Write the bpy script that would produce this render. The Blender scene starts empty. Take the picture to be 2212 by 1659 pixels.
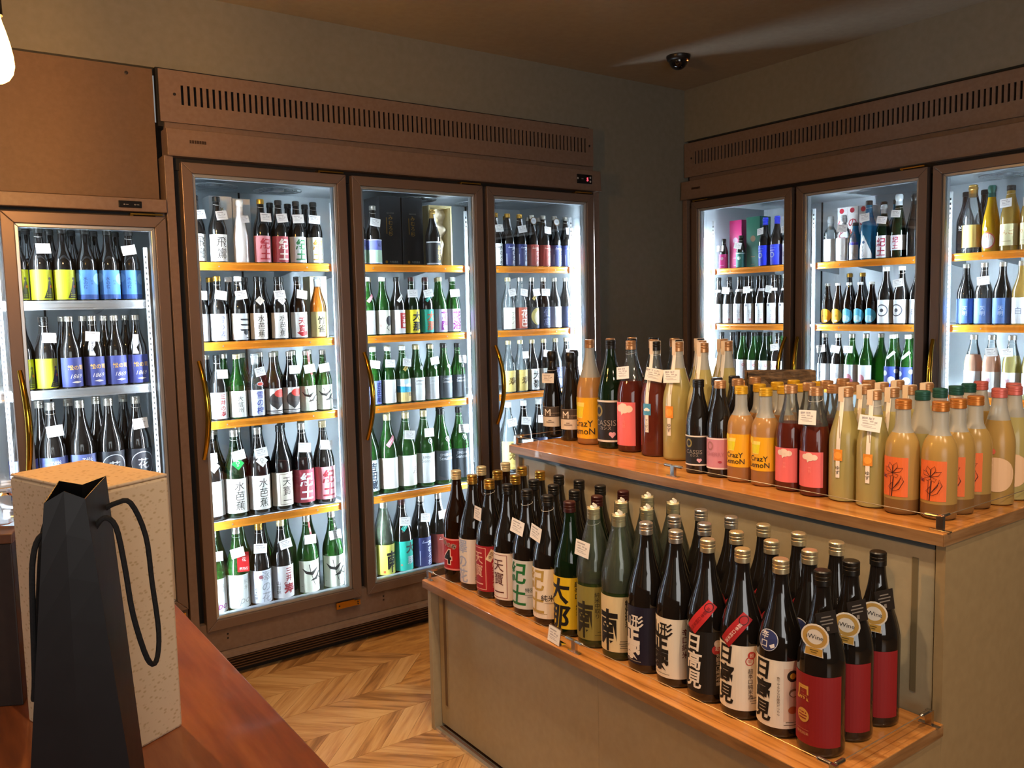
import bpy, bmesh, math, random
from mathutils import Vector, Matrix

random.seed(7)
scene = bpy.context.scene
COL = scene.collection
PI = math.pi

# ------------------------------------------------------------------ camera, world, lights, exposure
def make_camera():
    cam = bpy.data.cameras.new('camera')
    cam.sensor_width = 36.0
    cam.lens = 1806.2 / 2212 * 36.0
    cam.clip_start = 0.05
    o = bpy.data.objects.new('camera', cam)
    COL.objects.link(o)
    yaw, pitch, roll = 0.6221, -0.0910, -0.0219
    f = Vector((math.sin(yaw) * math.cos(pitch), math.cos(yaw) * math.cos(pitch), math.sin(pitch)))
    r = Vector((math.cos(yaw), -math.sin(yaw), 0))
    u = r.cross(f)
    r2 = math.cos(roll) * r + math.sin(roll) * u
    u2 = -math.sin(roll) * r + math.cos(roll) * u
    m = Matrix((r2, u2, -f)).transposed().to_4x4()
    m.translation = Vector((-3.0794, -3.4975, 1.5346))
    o.matrix_world = m
    scene.camera = o
make_camera()

world = bpy.data.worlds.new('world')
scene.world = world
world.use_nodes = True
wb = world.node_tree.nodes['Background']
wb.inputs[0].default_value = (0.95, 0.93, 0.90, 1)
wb.inputs[1].default_value = 0.25

scene.view_settings.view_transform = 'Standard'
scene.view_settings.look = 'None'
scene.view_settings.gamma = 1.0
scene.view_settings.use_curve_mapping = False
scene.view_settings.exposure = 0.0
scene.cycles.transparent_max_bounces = 24
scene.cycles.max_bounces = 8
scene.cycles.sample_clamp_indirect = 6.0
scene.cycles.caustics_reflective = False
scene.cycles.caustics_refractive = False

LED_POWER = 140.0           # emission of the cooler light tubes
def spot(loc, target, power, color, size=math.radians(75), blend=0.6, radius=0.03):
    l = bpy.data.lights.new('downlight_lamp', 'SPOT')
    l.energy = power; l.color = color; l.spot_size = size; l.spot_blend = blend; l.shadow_soft_size = radius
    o = bpy.data.objects.new('downlight_lamp', l)
    COL.objects.link(o)
    o.location = loc
    d = Vector(target) - Vector(loc)
    o.rotation_euler = d.to_track_quat('-Z', 'Y').to_euler()
    return o
WARM = (1.0, 0.72, 0.45)
SPOTS = [((-1.95, -1.05, 2.72), (-1.75, -1.2, 0.0), 75),
         ((-2.05, -2.1, 2.72), (-1.45, -1.9, 0.7), 80),
         ((-1.9, -3.1, 2.72), (-1.35, -2.6, 0.8), 75),
         ((-0.9, -0.6, 2.72), (-1.0, -1.3, 1.0), 30),
         ((-2.75, -3.0, 2.72), (-2.85, -2.6, 0.9), 40)]
SPOTS.append(((-1.5, -4.1, 2.72), (-1.0, -2.6, 0.45), 75))
for a, b, p in SPOTS:
    spot(a, b, p, WARM)

# added room fill, set in an unseen opening behind the camera
wl = bpy.data.lights.new('added_window_fill', 'AREA'); wl.shape = 'RECTANGLE'; wl.size = 3.2; wl.size_y = 1.9; wl.energy = 80; wl.color = (1.0, 0.98, 0.95)
wo = bpy.data.objects.new('added_window_fill', wl); COL.objects.link(wo); wo.location = (-4.0, -6.36, 1.45); wo.rotation_euler = (PI / 2, 0, 0)
# ------------------------------------------------------------------ materials
MATS = {}
def lin(c):
    if isinstance(c, str):
        c = c.lstrip('#')
        if len(c) == 3: c = ''.join(k * 2 for k in c)
        c = tuple(int(c[i:i + 2], 16) / 255 for i in (0, 2, 4))
        return tuple((x / 12.92 if x <= 0.04045 else ((x + 0.055) / 1.055) ** 2.4) for x in c)
    return tuple(c)
def mat(name, color=(0.5, 0.5, 0.5), rough=0.5, metal=0.0, spec=0.5, emit=None, estr=0.0, coat=0.0):
    if name in MATS: return MATS[name]
    m = bpy.data.materials.new(name); m.use_nodes = True
    b = m.node_tree.nodes['Principled BSDF']
    b.inputs['Base Color'].default_value = (*lin(color), 1)
    b.inputs['Roughness'].default_value = rough
    b.inputs['Metallic'].default_value = metal
    b.inputs['Specular IOR Level'].default_value = spec
    b.inputs['Coat Weight'].default_value = coat
    if emit is not None:
        b.inputs['Emission Color'].default_value = (*lin(emit), 1)
        b.inputs['Emission Strength'].default_value = estr
    MATS[name] = m
    return m
def noisy(name, c1, c2, scale, rough=0.6, bump=0.0, detail=4, stretch=(1, 1, 1), metal=0.0, spec=0.4):
    """principled with a noise mix of two colours in object space"""
    if name in MATS: return MATS[name]
    m = mat(name, c1, rough, metal, spec); nt = m.node_tree; N = nt.nodes; L = nt.links
    b = N['Principled BSDF']
    tc = N.new('ShaderNodeTexCoord'); mp = N.new('ShaderNodeMapping'); nz = N.new('ShaderNodeTexNoise')
    mp.inputs['Scale'].default_value = stretch
    nz.inputs['Scale'].default_value = scale; nz.inputs['Detail'].default_value = detail
    L.new(tc.outputs['Object'], mp.inputs[0]); L.new(mp.outputs[0], nz.inputs['Vector'])
    cr = N.new('ShaderNodeValToRGB')
    cr.color_ramp.elements[0].color = (*lin(c1), 1); cr.color_ramp.elements[1].color = (*lin(c2), 1)
    cr.color_ramp.elements[0].position = 0.3; cr.color_ramp.elements[1].position = 0.7
    L.new(nz.outputs[0], cr.inputs[0]); L.new(cr.outputs[0], b.inputs['Base Color'])
    if bump:
        bp = N.new('ShaderNodeBump'); bp.inputs['Strength'].default_value = bump; bp.inputs['Distance'].default_value = 0.002
        L.new(nz.outputs[0], bp.inputs['Height']); L.new(bp.outputs[0], b.inputs['Normal'])
    return m
def wood(name, dark, mid, light, stretch, rough=0.35, coat=0.2, scale=3.0, rand=0.0):
    """streaky wood grain; stretch is small along the grain"""
    if name in MATS: return MATS[name]
    m = mat(name, mid, rough, 0, 0.5, coat=coat); nt = m.node_tree; N = nt.nodes; L = nt.links
    b = N['Principled BSDF']
    tc = N.new('ShaderNodeTexCoord'); mp = N.new('ShaderNodeMapping')
    mp.inputs['Scale'].default_value = stretch
    if rand:
        oi = N.new('ShaderNodeObjectInfo'); mul = N.new('ShaderNodeVectorMath'); mul.operation = 'SCALE'
        L.new(tc.outputs['Object'], mp.inputs[0])
        comb = N.new('ShaderNodeCombineXYZ')
        ml = N.new('ShaderNodeMath'); ml.operation = 'MULTIPLY'; ml.inputs[1].default_value = 40
        L.new(oi.outputs['Random'], ml.inputs[0])
        for i in range(3): L.new(ml.outputs[0], comb.inputs[i])
        L.new(comb.outputs[0], mp.inputs['Location'])
    else:
        L.new(tc.outputs['Object'], mp.inputs[0])
    n1 = N.new('ShaderNodeTexNoise'); n1.inputs['Scale'].default_value = scale; n1.inputs['Detail'].default_value = 6
    n1.inputs['Distortion'].default_value = 0.6
    L.new(mp.outputs[0], n1.inputs['Vector'])
    n2 = N.new('ShaderNodeTexNoise'); n2.inputs['Scale'].default_value = scale * 5; n2.inputs['Detail'].default_value = 3
    L.new(mp.outputs[0], n2.inputs['Vector'])
    mx = N.new('ShaderNodeMath'); mx.operation = 'MULTIPLY_ADD'; mx.inputs[1].default_value = 0.3
    L.new(n2.outputs[0], mx.inputs[0]); L.new(n1.outputs[0], mx.inputs[2])
    val = mx.outputs[0]
    if rand:
        a = N.new('ShaderNodeMath'); a.operation = 'MULTIPLY_ADD'; a.inputs[1].default_value = rand; 
        L.new(oi.outputs['Random'], a.inputs[0]); L.new(val, a.inputs[2])
        s = N.new('ShaderNodeMath'); s.operation = 'SUBTRACT'; s.inputs[1].default_value = rand / 2
        L.new(a.outputs[0], s.inputs[0]); val = s.outputs[0]
    cr = N.new('ShaderNodeValToRGB'); e = cr.color_ramp.elements
    e[0].position = 0.42; e[0].color = (*lin(dark), 1); e[1].position = 0.85; e[1].color = (*lin(light), 1)
    k = e.new(0.62); k.color = (*lin(mid), 1)
    L.new(val, cr.inputs[0]); L.new(cr.outputs[0], b.inputs['Base Color'])
    return m
def glassy(name, tint, body, body_fac, rough=0.05, ior=1.45, refl=1.0):
    """thin coloured glass: see-through tint, some body colour, fresnel gloss"""
    if name in MATS: return MATS[name]
    m = bpy.data.materials.new(name); m.use_nodes = True
    nt = m.node_tree; N = nt.nodes; L = nt.links; N.clear()
    out = N.new('ShaderNodeOutputMaterial')
    tr = N.new('ShaderNodeBsdfTransparent'); tr.inputs[0].default_value = (*tint, 1)
    df = N.new('ShaderNodeBsdfDiffuse'); df.inputs[0].default_value = (*body, 1)
    tl = N.new('ShaderNodeBsdfTranslucent'); tl.inputs[0].default_value = (*body, 1)
    m0 = N.new('ShaderNodeMixShader'); m0.inputs[0].default_value = 0.5
    L.new(df.outputs[0], m0.inputs[1]); L.new(tl.outputs[0], m0.inputs[2])
    m1 = N.new('ShaderNodeMixShader'); m1.inputs[0].default_value = body_fac
    L.new(tr.outputs[0], m1.inputs[1]); L.new(m0.outputs[0], m1.inputs[2])
    gl = N.new('ShaderNodeBsdfGlossy'); gl.inputs['Roughness'].default_value = rough
    gl.inputs[0].default_value = (refl, refl, refl, 1)
    fr = N.new('ShaderNodeFresnel'); fr.inputs[0].default_value = ior
    m2 = N.new('ShaderNodeMixShader')
    L.new(fr.outputs[0], m2.inputs[0]); L.new(m1.outputs[0], m2.inputs[1]); L.new(gl.outputs[0], m2.inputs[2])
    L.new(m2.outputs[0], out.inputs[0])
    MATS[name] = m
    return m

M_WALL = noisy('wall_paint', '#7d7c72', '#767569', 30, 0.75, 0.05)
M_CEIL = noisy('ceiling_paint', '#a39d8f', '#9c9688', 30, 0.85, 0.05)
M_BROWN = noisy('bronze_laminate', '#7a685e', '#725f52', 60, 0.42, 0.0, spec=0.45)
M_BROWNP = noisy('brown_panel', '#6e5846', '#67523f', 60, 0.55)
M_FRAME = mat('bronze_frame', '#75645a', 0.38, 0.3)
M_BLACK = mat('black_gap', '#0b0908', 0.7)
M_DARK = mat('dark_kick', '#1a130e', 0.5)
M_LINER = mat('cooler_liner', '#c9d2d8', 0.45)
M_SILVER = mat('silver_trim', '#c9d0d6', 0.28, 0.75)
M_STEEL = mat('brushed_steel', '#c4bdb4', 0.22, 1.0)
M_BRASS = mat('brass', '#d8a94a', 0.22, 1.0)
M_HANDLE = mat('gold_handle', '#d2a83a', 0.12, 1.0)
M_LED = mat('led_tube', '#ffffff', 0.5, emit=(0.80, 0.91, 1.0), estr=LED_POWER)
M_AMBER = glassy('amber_rail', (0.9, 0.35, 0.03), (1.0, 0.42, 0.045), 0.94, 0.2, 1.3)
M_WHITE = mat('white_plastic', '#e8e8e6', 0.4)
M_SHELFW = mat('shelf_white', '#d5dade', 0.4)
M_GLASS = glassy('door_glass', (0.93, 0.96, 0.97), (0.9, 0.95, 1.0), 0.0, 0.0, 1.45)
M_ACRYL = glassy('clear_acrylic', (0.95, 0.95, 0.95), (0.9, 0.9, 0.9), 0.03, 0.02, 1.45)
M_ISLAND = noisy('olive_laminate', '#a89c80', '#a1957a', 40, 0.5)
M_ISLANDE = noisy('beige_end_laminate', '#98835f', '#917c59', 40, 0.55)
M_SHELF = wood('oak_shelf', '#95602c', '#b8783a', '#cc9050', (14, 1.2, 14), 0.3, 0.3, 2.2)
M_COUNTER = wood('walnut_counter', '#6a3a20', '#8c4c28', '#a8683e', (9, 1.0, 9), 0.32, 0.25, 2.0)
M_PLANK = wood('chevron_plank', '#8a6238', '#b98c58', '#d0aa76', (1.3, 16, 4), 0.32, 0.1, 2.0, rand=0.30)
M_FLOOR = wood('floor_wood', '#7d5128', '#b07f45', '#cfa05f', (3, 12, 4), 0.4, 0.1, 2.0)

# ------------------------------------------------------------------ mesh helpers
def link(o, parent=None):
    COL.objects.link(o)
    if parent is not None: o.parent = parent
    return o
def tag(o, label=None, cat=None, group=None, kind=None):
    if label: o['label'] = label
    if cat: o['category'] = cat
    if group: o['group'] = group
    if kind: o['kind'] = kind
    return o
def empty(name, loc=(0, 0, 0), rotz=0.0):
    o = bpy.data.objects.new(name, None); COL.objects.link(o)
    o.location = loc; o.rotation_euler = (0, 0, rotz); o.empty_display_size = 0.05
    return o
class MB:
    def __init__(self): self.v = []; self.f = []; self.mi = []; self.cur = 0
    def quad(self, a, b, c, d): 
        n = len(self.v); self.v += [a, b, c, d]; self.f.append((n, n + 1, n + 2, n + 3)); self.mi.append(self.cur)
    def box(self, x0, x1, y0, y1, z0, z1):
        n = len(self.v)
        self.v += [(x0, y0, z0), (x1, y0, z0), (x1, y1, z0), (x0, y1, z0), (x0, y0, z1), (x1, y0, z1), (x1, y1, z1), (x0, y1, z1)]
        for q in ((0, 3, 2, 1), (4, 5, 6, 7), (0, 1, 5, 4), (1, 2, 6, 5), (2, 3, 7, 6), (3, 0, 4, 7)):
            self.f.append(tuple(n + i for i in q)); self.mi.append(self.cur)
        return self
    def prism(self, pts, axis, a, b):
        """extrude polygon (2D pts) along axis 0/1/2 from a to b"""
        n = len(self.v); k = len(pts)
        def P(p, t):
            return (t, p[0], p[1]) if axis == 0 else ((p[0], t, p[1]) if axis == 1 else (p[0], p[1], t))
        self.v += [P(p, a) for p in pts] + [P(p, b) for p in pts]
        self.f.append(tuple(range(n, n + k))); self.f.append(tuple(range(n + 2 * k - 1, n + k - 1, -1)))
        self.mi += [self.cur] * 2
        for i in range(k):
            j = (i + 1) % k
            self.f.append((n + i, n + k + i, n + k + j, n + j)); self.mi.append(self.cur)
        return self
    def lathe(self, prof, seg=24, c=(0, 0), mats=None):
        n = len(self.v); k = len(prof)
        for (r, z) in prof:
            for s in range(seg):
                a = 2 * PI * s / seg
                self.v.append((c[0] + r * math.sin(a), c[1] - r * math.cos(a), z))
        for i in range(k - 1):
            for s in range(seg):
                t = (s + 1) % seg
                self.f.append((n + i * seg + s, n + i * seg + t, n + (i + 1) * seg + t, n + (i + 1) * seg + s))
                self.mi.append(mats[i] if mats else self.cur)
        for ring, rev in ((0, True), (k - 1, False)):
            if prof[ring][0] > 1e-6:
                idx = [n + ring * seg + s for s in range(seg)]
                self.f.append(tuple(reversed(idx)) if rev else tuple(idx))
                self.mi.append((mats[0] if rev else mats[-1]) if mats else self.cur)
        return self
    def tube(self, pts, r, seg=8, cap=True):
        n0 = len(self.v); P = [Vector(p) for p in pts]; k = len(P)
        rr = r if isinstance(r, (list, tuple)) else [r] * k
        up = Vector((0, 0, 1)); prev = None
        for i in range(k):
            d = (P[min(i + 1, k - 1)] - P[max(i - 1, 0)]).normalized()
            if prev is None:
                a = d.orthogonal().normalized()
            else:
                a = (prev - d * prev.dot(d)).normalized()
            prev = a; b = d.cross(a)
            for s in range(seg):
                t = 2 * PI * s / seg
                q = P[i] + rr[i] * (math.cos(t) * a + math.sin(t) * b)
                self.v.append(tuple(q))
        for i in range(k - 1):
            for s in range(seg):
                t = (s + 1) % seg
                self.f.append((n0 + i * seg + s, n0 + i * seg + t, n0 + (i + 1) * seg + t, n0 + (i + 1) * seg + s)); self.mi.append(self.cur)
        if cap:
            self.f.append(tuple(n0 + s for s in reversed(range(seg)))); self.mi.append(self.cur)
            self.f.append(tuple(n0 + (k - 1) * seg + s for s in range(seg))); self.mi.append(self.cur)
        return self
    def mesh(self, name, mats, smooth=False, angle=40):
        me = bpy.data.meshes.new(name)
        me.from_pydata([tuple(p) for p in self.v], [], self.f)
        for m in (mats if isinstance(mats, (list, tuple)) else [mats]): me.materials.append(m)
        if any(self.mi): me.polygons.foreach_set('material_index', self.mi)
        if smooth:
            me.polygons.foreach_set('use_smooth', [True] * len(me.polygons))
            me.set_sharp_from_angle(angle=math.radians(angle))
        me.update()
        return me
    def build(self, name, mats, parent=None, smooth=False, bevel=0.0, seg=2):
        o = bpy.data.objects.new(name, self.mesh(name, mats, smooth)); link(o, parent)
        if bevel:
            b = o.modifiers.new('bevel', 'BEVEL'); b.width = bevel; b.segments = seg; b.limit_method = 'ANGLE'; b.harden_normals = False
        return o
def obj(name, me, parent=None):
    o = bpy.data.objects.new(name, me); return link(o, parent)
def box(name, m, dims, parent=None, bevel=0.0):
    return MB().box(*dims).build(name, m, parent, bevel=bevel)

# ------------------------------------------------------------------ flat print: pieces drawn in (u, v) metres
TEXTS = {}
def text2d(s, bold=0.0, vertical=False, shear=0.0):
    """glyph outline mesh of a string, size 1, centred; vertical stacks the characters"""
    key = (s, bold, vertical, shear)
    if key in TEXTS: return TEXTS[key]
    c = bpy.data.curves.new('glyphs', 'FONT')
    c.body = '\n'.join(s) if vertical else s
    c.resolution_u = 2; c.offset = bold; c.shear = shear; c.align_x = 'CENTER'
    c.space_line = 1.0
    o = bpy.data.objects.new('glyphs', c)
    me = bpy.data.meshes.new_from_object(o)
    V = [(v.co.x, v.co.y) for v in me.vertices]; F = [tuple(p.vertices) for p in me.polygons]
    bpy.data.objects.remove(o); bpy.data.curves.remove(c); bpy.data.meshes.remove(me)
    if V:
        cx = (min(v[0] for v in V) + max(v[0] for v in V)) / 2; cy = (min(v[1] for v in V) + max(v[1] for v in V)) / 2
        V = [(a - cx, b - cy) for a, b in V]
    TEXTS[key] = (V, F)
    return TEXTS[key]
def T(s, u, v, size, bold=0.012, vertical=False, rot=0.0, shear=0.0, sx=1.0):
    V, F = text2d(s, bold, vertical, shear)
    ca, sa = math.cos(rot), math.sin(rot)
    return ([(u + size * (a * sx * ca - b * sa), v + size * (a * sx * sa + b * ca)) for a, b in V], F)
def RECT(u, v, w, h, rot=0.0):
    ca, sa = math.cos(rot), math.sin(rot)
    P = [(-w / 2, -h / 2), (w / 2, -h / 2), (w / 2, h / 2), (-w / 2, h / 2)]
    return ([(u + a * ca - b * sa, v + a * sa + b * ca) for a, b in P], [(0, 1, 2, 3)])
def POLY(pts): return (list(pts), [tuple(range(len(pts)))])
def DISC(u, v, r, n=24, sy=1.0):
    return ([(u + r * math.cos(2 * PI * i / n), v + sy * r * math.sin(2 * PI * i / n)) for i in range(n)], [tuple(range(n))])
def RING(u, v, r, w, n=28, sy=1.0):
    V = []; F = []
    for i in range(n):
        a = 2 * PI * i / n
        V += [(u + r * math.cos(a), v + sy * r * math.sin(a)), (u + (r - w) * math.cos(a), v + sy * (r - w) * math.sin(a))]
    for i in range(n):
        j = (i + 1) % n; F.append((2 * i, 2 * j, 2 * j + 1, 2 * i + 1))
    return (V, F)
def FRAME(u, v, w, h, t):
    V = []; F = []
    for r in (RECT(u, v + h / 2 - t / 2, w, t), RECT(u, v - h / 2 + t / 2, w, t), RECT(u - w / 2 + t / 2, v, t, h), RECT(u + w / 2 - t / 2, v, t, h)):
        n = len(V); V += r[0]; F += [tuple(n + i for i in f) for f in r[1]]
    return (V, F)
def STROKE(pts, w):
    """brush stroke along pts, width w or list"""
    V = []; F = []; k = len(pts)
    ws = w if isinstance(w, (list, tuple)) else [w] * k
    for i, (x, y) in enumerate(pts):
        a = pts[max(i - 1, 0)]; b = pts[min(i + 1, k - 1)]
        dx, dy = b[0] - a[0], b[1] - a[1]; l = math.hypot(dx, dy) or 1
        nx, ny = -dy / l * ws[i] / 2, dx / l * ws[i] / 2
        V += [(x + nx, y + ny), (x - nx, y - ny)]
    for i in range(k - 1): F.append((2 * i, 2 * i + 1, 2 * i + 3, 2 * i + 2))
    return (V, F)
def xf(piece, du=0.0, dv=0.0, s=1.0): return ([(a * s + du, b * s + dv) for a, b in piece[0]], piece[1])

def ink(c):
    """a printed ink or paper colour"""
    n = 'ink_' + (c if isinstance(c, str) else '_'.join('%.2f' % x for x in c))
    foil = {'gold': ('#c89a3c', 0.35, 0.8), 'silverfoil': ('#b9bcc2', 0.35, 0.6)}
    if c in foil: return mat(n, foil[c][0], foil[c][1], foil[c][2])
    if n in MATS: return MATS[n]
    return mat(n, c, 0.55, 0.0, 0.4)

def wrap(pieces, rfun, name, off=0.001, du=0.011, dv=None, vmin=None, vmax=None, umax=None):
    """pieces: list of ((V,F), colour, layer). Wrapped round the bottle axis; front is local -Y."""
    bm = bmesh.new(); mats = []; base = 0
    for pc, colour, lay in pieces:
        m = ink(colour)
        if m not in mats: mats.append(m)
        mi = mats.index(m)
        b2 = bmesh.new()
        vs = [b2.verts.new((a, b, 0)) for a, b in pc[0]]
        for f in pc[1]:
            try: b2.faces.new([vs[i] for i in f])
            except ValueError: pass
        if umax is not None:
            for s in (-1, 1):
                bmesh.ops.bisect_plane(b2, geom=b2.verts[:] + b2.edges[:] + b2.faces[:], plane_co=(s * umax, 0, 0), plane_no=(s, 0, 0), clear_outer=True)
        for lo, hi, no in ((vmin, None, -1), (vmax, None, 1)):
            if lo is not None:
                bmesh.ops.bisect_plane(b2, geom=b2.verts[:] + b2.edges[:] + b2.faces[:], plane_co=(0, lo, 0), plane_no=(0, no, 0), clear_outer=True)
        if not b2.verts: b2.free(); continue
        us = [v.co.x for v in b2.verts]; zs = [v.co.y for v in b2.verts]
        k = math.ceil((max(us) - min(us)) / du)
        for i in range(1, k):
            bmesh.ops.bisect_plane(b2, geom=b2.verts[:] + b2.edges[:] + b2.faces[:], plane_co=(min(us) + i * (max(us) - min(us)) / k, 0, 0), plane_no=(1, 0, 0))
        if dv:
            k = math.ceil((max(zs) - min(zs)) / dv)
            for i in range(1, k):
                bmesh.ops.bisect_plane(b2, geom=b2.verts[:] + b2.edges[:] + b2.faces[:], plane_co=(0, min(zs) + i * (max(zs) - min(zs)) / k, 0), plane_no=(0, 1, 0))
        mp = {}
        for v in b2.verts:
            u, z = v.co.x, v.co.y
            r0 = rfun(z); r = r0 + off + 0.0005 * lay; t = u / max(r0, 0.012)
            mp[v] = bm.verts.new((r * math.sin(t), -r * math.cos(t), z))
        for f in b2.faces:
            try:
                nf = bm.faces.new([mp[v] for v in f.verts]); nf.material_index = mi
            except ValueError: pass
        b2.free()
    me = bpy.data.meshes.new(name); bm.to_mesh(me); bm.free()
    for m in mats: me.materials.append(m)
    return me
def flat(pieces, name, y=-0.0006):
    """pieces printed on a flat card facing local -Y"""
    V = []; F = []; MI = []; mats = []
    for pc, colour, lay in pieces:
        m = ink(colour)
        if m not in mats: mats.append(m)
        n = len(V); V += [(a, y - 0.0003 * lay, b) for a, b in pc[0]]
        for f in pc[1]: F.append(tuple(n + i for i in f)); MI.append(mats.index(m))
    me = bpy.data.meshes.new(name); me.from_pydata(V, [], F)
    for m in mats: me.materials.append(m)
    me.polygons.foreach_set('material_index', MI); me.update()
    return me
# ------------------------------------------------------------------ the room
WY, WX, CEIL = 0.07, 0.80, 2.81
def structure(o): o['kind'] = 'structure'; return o
structure(MB().box(-6, 1.6, -6.5, 0.9, -0.08, -0.004).build('floor', M_FLOOR)); FLOOR = bpy.data.objects['floor']
structure(MB().box(-6, 1.7, -6.5, 1.0, CEIL, CEIL + 0.1).build('ceiling', M_CEIL))
structure(MB().prism([(0.035, 0), (1.6, 0), (1.6, CEIL), (-6, CEIL), (-6, 2.508), (0.035, 2.508)], 1, WY, WY + 0.12).build('wall_back', M_WALL))
structure(MB().prism([(-6.5, 0), (-2.27, 0), (-2.27, 2.508), (0.19, 2.508), (0.19, CEIL), (-6.5, CEIL)], 0, WX, WX + 0.12).build('wall_right', M_WALL))
structure(MB().box(-6.1, -5.9, -6.5, 0.9, 0, CEIL).build('wall_left', M_WALL))
mb = MB(); mb.box(-5.9, -5.65, -6.5, -6.38, 0, CEIL); mb.box(-2.35, 1.6, -6.5, -6.38, 0, CEIL); mb.box(-5.65, -2.35, -6.5, -6.38, 0, 0.45); mb.box(-5.65, -2.35, -6.5, -6.38, 2.45, CEIL)
structure(mb.build('wall_front', M_WALL))
pan = structure(box('trim_1', M_BROWNP, (-6, -2.235, WY - 0.012, WY + 0.03, 1.995, 2.497)))
MB().lathe([(0.0, 0.0), (0.007, 0.0), (0.007, 0.003), (0.004, 0.004), (0.0, 0.004)], 10).build('screw', M_DARK, pan)
box('leak_block', M_BLACK, (-2.26, -2.2255, WY + 0.031, WY + 0.05, 1.90, 2.505), pan)  # black backing added to block light leaking through the joint
sc = bpy.data.objects['screw']; sc.rotation_euler = (PI / 2, 0, 0); sc.location = (-2.33, WY - 0.012, 2.47)

# chevron planks: bands of 0.2125 m along X, planks at 45 degrees
BAND, PITCH = 0.2125, 0.104
def plank_mesh(sign):
    mb = MB(); g = 0.0008
    x0, x1 = -PITCH / 2 + g, PITCH / 2 - g; h = BAND / 2 - g; s = sign * BAND / 2
    mb.prism([(x0 - s, -h), (x1 - s, -h), (x1 + s, h), (x0 + s, h)], 2, -0.004, 0.0)
    me = mb.mesh('plank', M_PLANK)
    # texture frame turned along the plank
    return me
def rot_plank(sign):
    """mesh stored in a frame whose X runs along the plank, object turned back"""
    me = plank_mesh(sign); me.transform(Matrix.Rotation(-sign * PI / 4, 4, 'Z')); return me
PM = {1: rot_plank(1), -1: rot_plank(-1)}
y = -0.075 + BAND; b = 0
while y > -2.4:
    yc = y - BAND / 2; sgn = 1 if b % 2 == 0 else -1
    x = -2.75 + (0.03 if sgn > 0 else 0.0)
    while x < -1.45:
        o = obj('plank', PM[sgn], FLOOR); o.location = (x, yc, 0.0); o.rotation_euler = (0, 0, sgn * PI / 4)
        x += PITCH
    y -= BAND; b += 1

# ------------------------------------------------------------------ display coolers (local frame: front is -Y, X along the front)
def door(root, x0, x1, zb, zt, side, hz=(0.945, 1.345)):
    w, d = 0.042, 0.045
    mb = MB()
    O = [(x0, zb), (x1, zb), (x1, zt), (x0, zt)]; I = [(x0 + w, zb + w), (x1 - w, zb + w), (x1 - w, zt - w), (x0 + w, zt - w)]
    for i in range(4):
        j = (i + 1) % 4
        mb.prism([O[i], O[j], I[j], I[i]], 1, 0.0, d)
    fr = mb.build('door', M_FRAME, root, bevel=0.0025)
    g = MB(); t = 0.013
    II = [(x0 + w + t, zb + w + t), (x1 - w - t, zb + w + t), (x1 - w - t, zt - w - t), (x0 + w + t, zt - w - t)]
    for i in range(4):
        j = (i + 1) % 4
        g.prism([I[i], I[j], II[j], II[i]], 1, 0.012, d + 0.01)
    g.build('gasket', M_SILVER, fr, bevel=0.002)
    box('glass_pane', M_GLASS, (x0 + w, x1 - w, 0.022, 0.028, zb + w, zt - w), fr)
    hx = x0 + 0.024 if side == 'l' else x1 - 0.024
    pts = []; rr = []
    for i in range(13):
        t = i / 12
        pts.append((hx + (0.012 if side == 'l' else -0.012) * math.sin(PI * t), -0.008 - 0.05 * math.sin(PI * t) ** 0.8, hz[0] + (hz[1] - hz[0]) * t)); rr.append(0.0065 + 0.0055 * math.sin(PI * (0.12 + 0.76 * t)))
    MB().tube(pts, rr, 10).build('handle', M_HANDLE, fr, smooth=True)
    # hinge plates at the far stile
    hxx = x1 if side == 'l' else x0
    sg = -1 if side == 'l' else 1
    a, c = sorted((hxx + sg * 0.012, hxx + sg * 0.13))
    hp = MB().box(a, c, -0.004, 0.03, zt + 0.004, zt + 0.010)
    hp.box(a, a + 0.012, 0.004, 0.016, zt, zt + 0.006)
    hp.build('top_hinge', M_BRASS, fr)
    hb = MB().prism([(a, zb - 0.034), (c, zb - 0.034), (c, zb - 0.010), (c - 0.03, zb - 0.010), (c - 0.03, zb - 0.004), (a, zb - 0.004)], 1, -0.004, 0.002)
    h = hb.build('bottom_hinge', M_BRASS, fr)
    for qx, qz in ((a + 0.014, zb - 0.02), (c - 0.012, zb - 0.018), (c - 0.012, zb - 0.028)):
        s = MB().lathe([(0.0035, 0), (0.0035, 0.002)], 8).build('screw', M_DARK, fr); s.rotation_euler = (PI / 2, 0, 0); s.location = (qx, -0.004, qz)
    return fr
def slot_panel(x0, x1, z0, z1, n, sx0, sx1, sz0, sz1, fill=0.42, y=0.0, th=0.006):
    """sheet with n upright slots"""
    mb = MB(); pitch = (sx1 - sx0) / n; w = pitch * fill
    xs = [x0]
    for i in range(n):
        c = sx0 + (i + 0.5) * pitch; xs += [c - w / 2, c + w / 2]
    xs.append(x1)
    mb.box(x0, x1, y, y + th, z0, sz0); mb.box(x0, x1, y, y + th, sz1, z1)
    for i in range(0, len(xs), 2): mb.box(xs[i], xs[i + 1], y, y + th, sz0, sz1)
    bm = bmesh.new(); me = mb.mesh('t', M_BROWN); bm.from_mesh(me); bmesh.ops.remove_doubles(bm, verts=bm.verts, dist=1e-5)
    bm.to_mesh(me); bm.free(); return me
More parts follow.
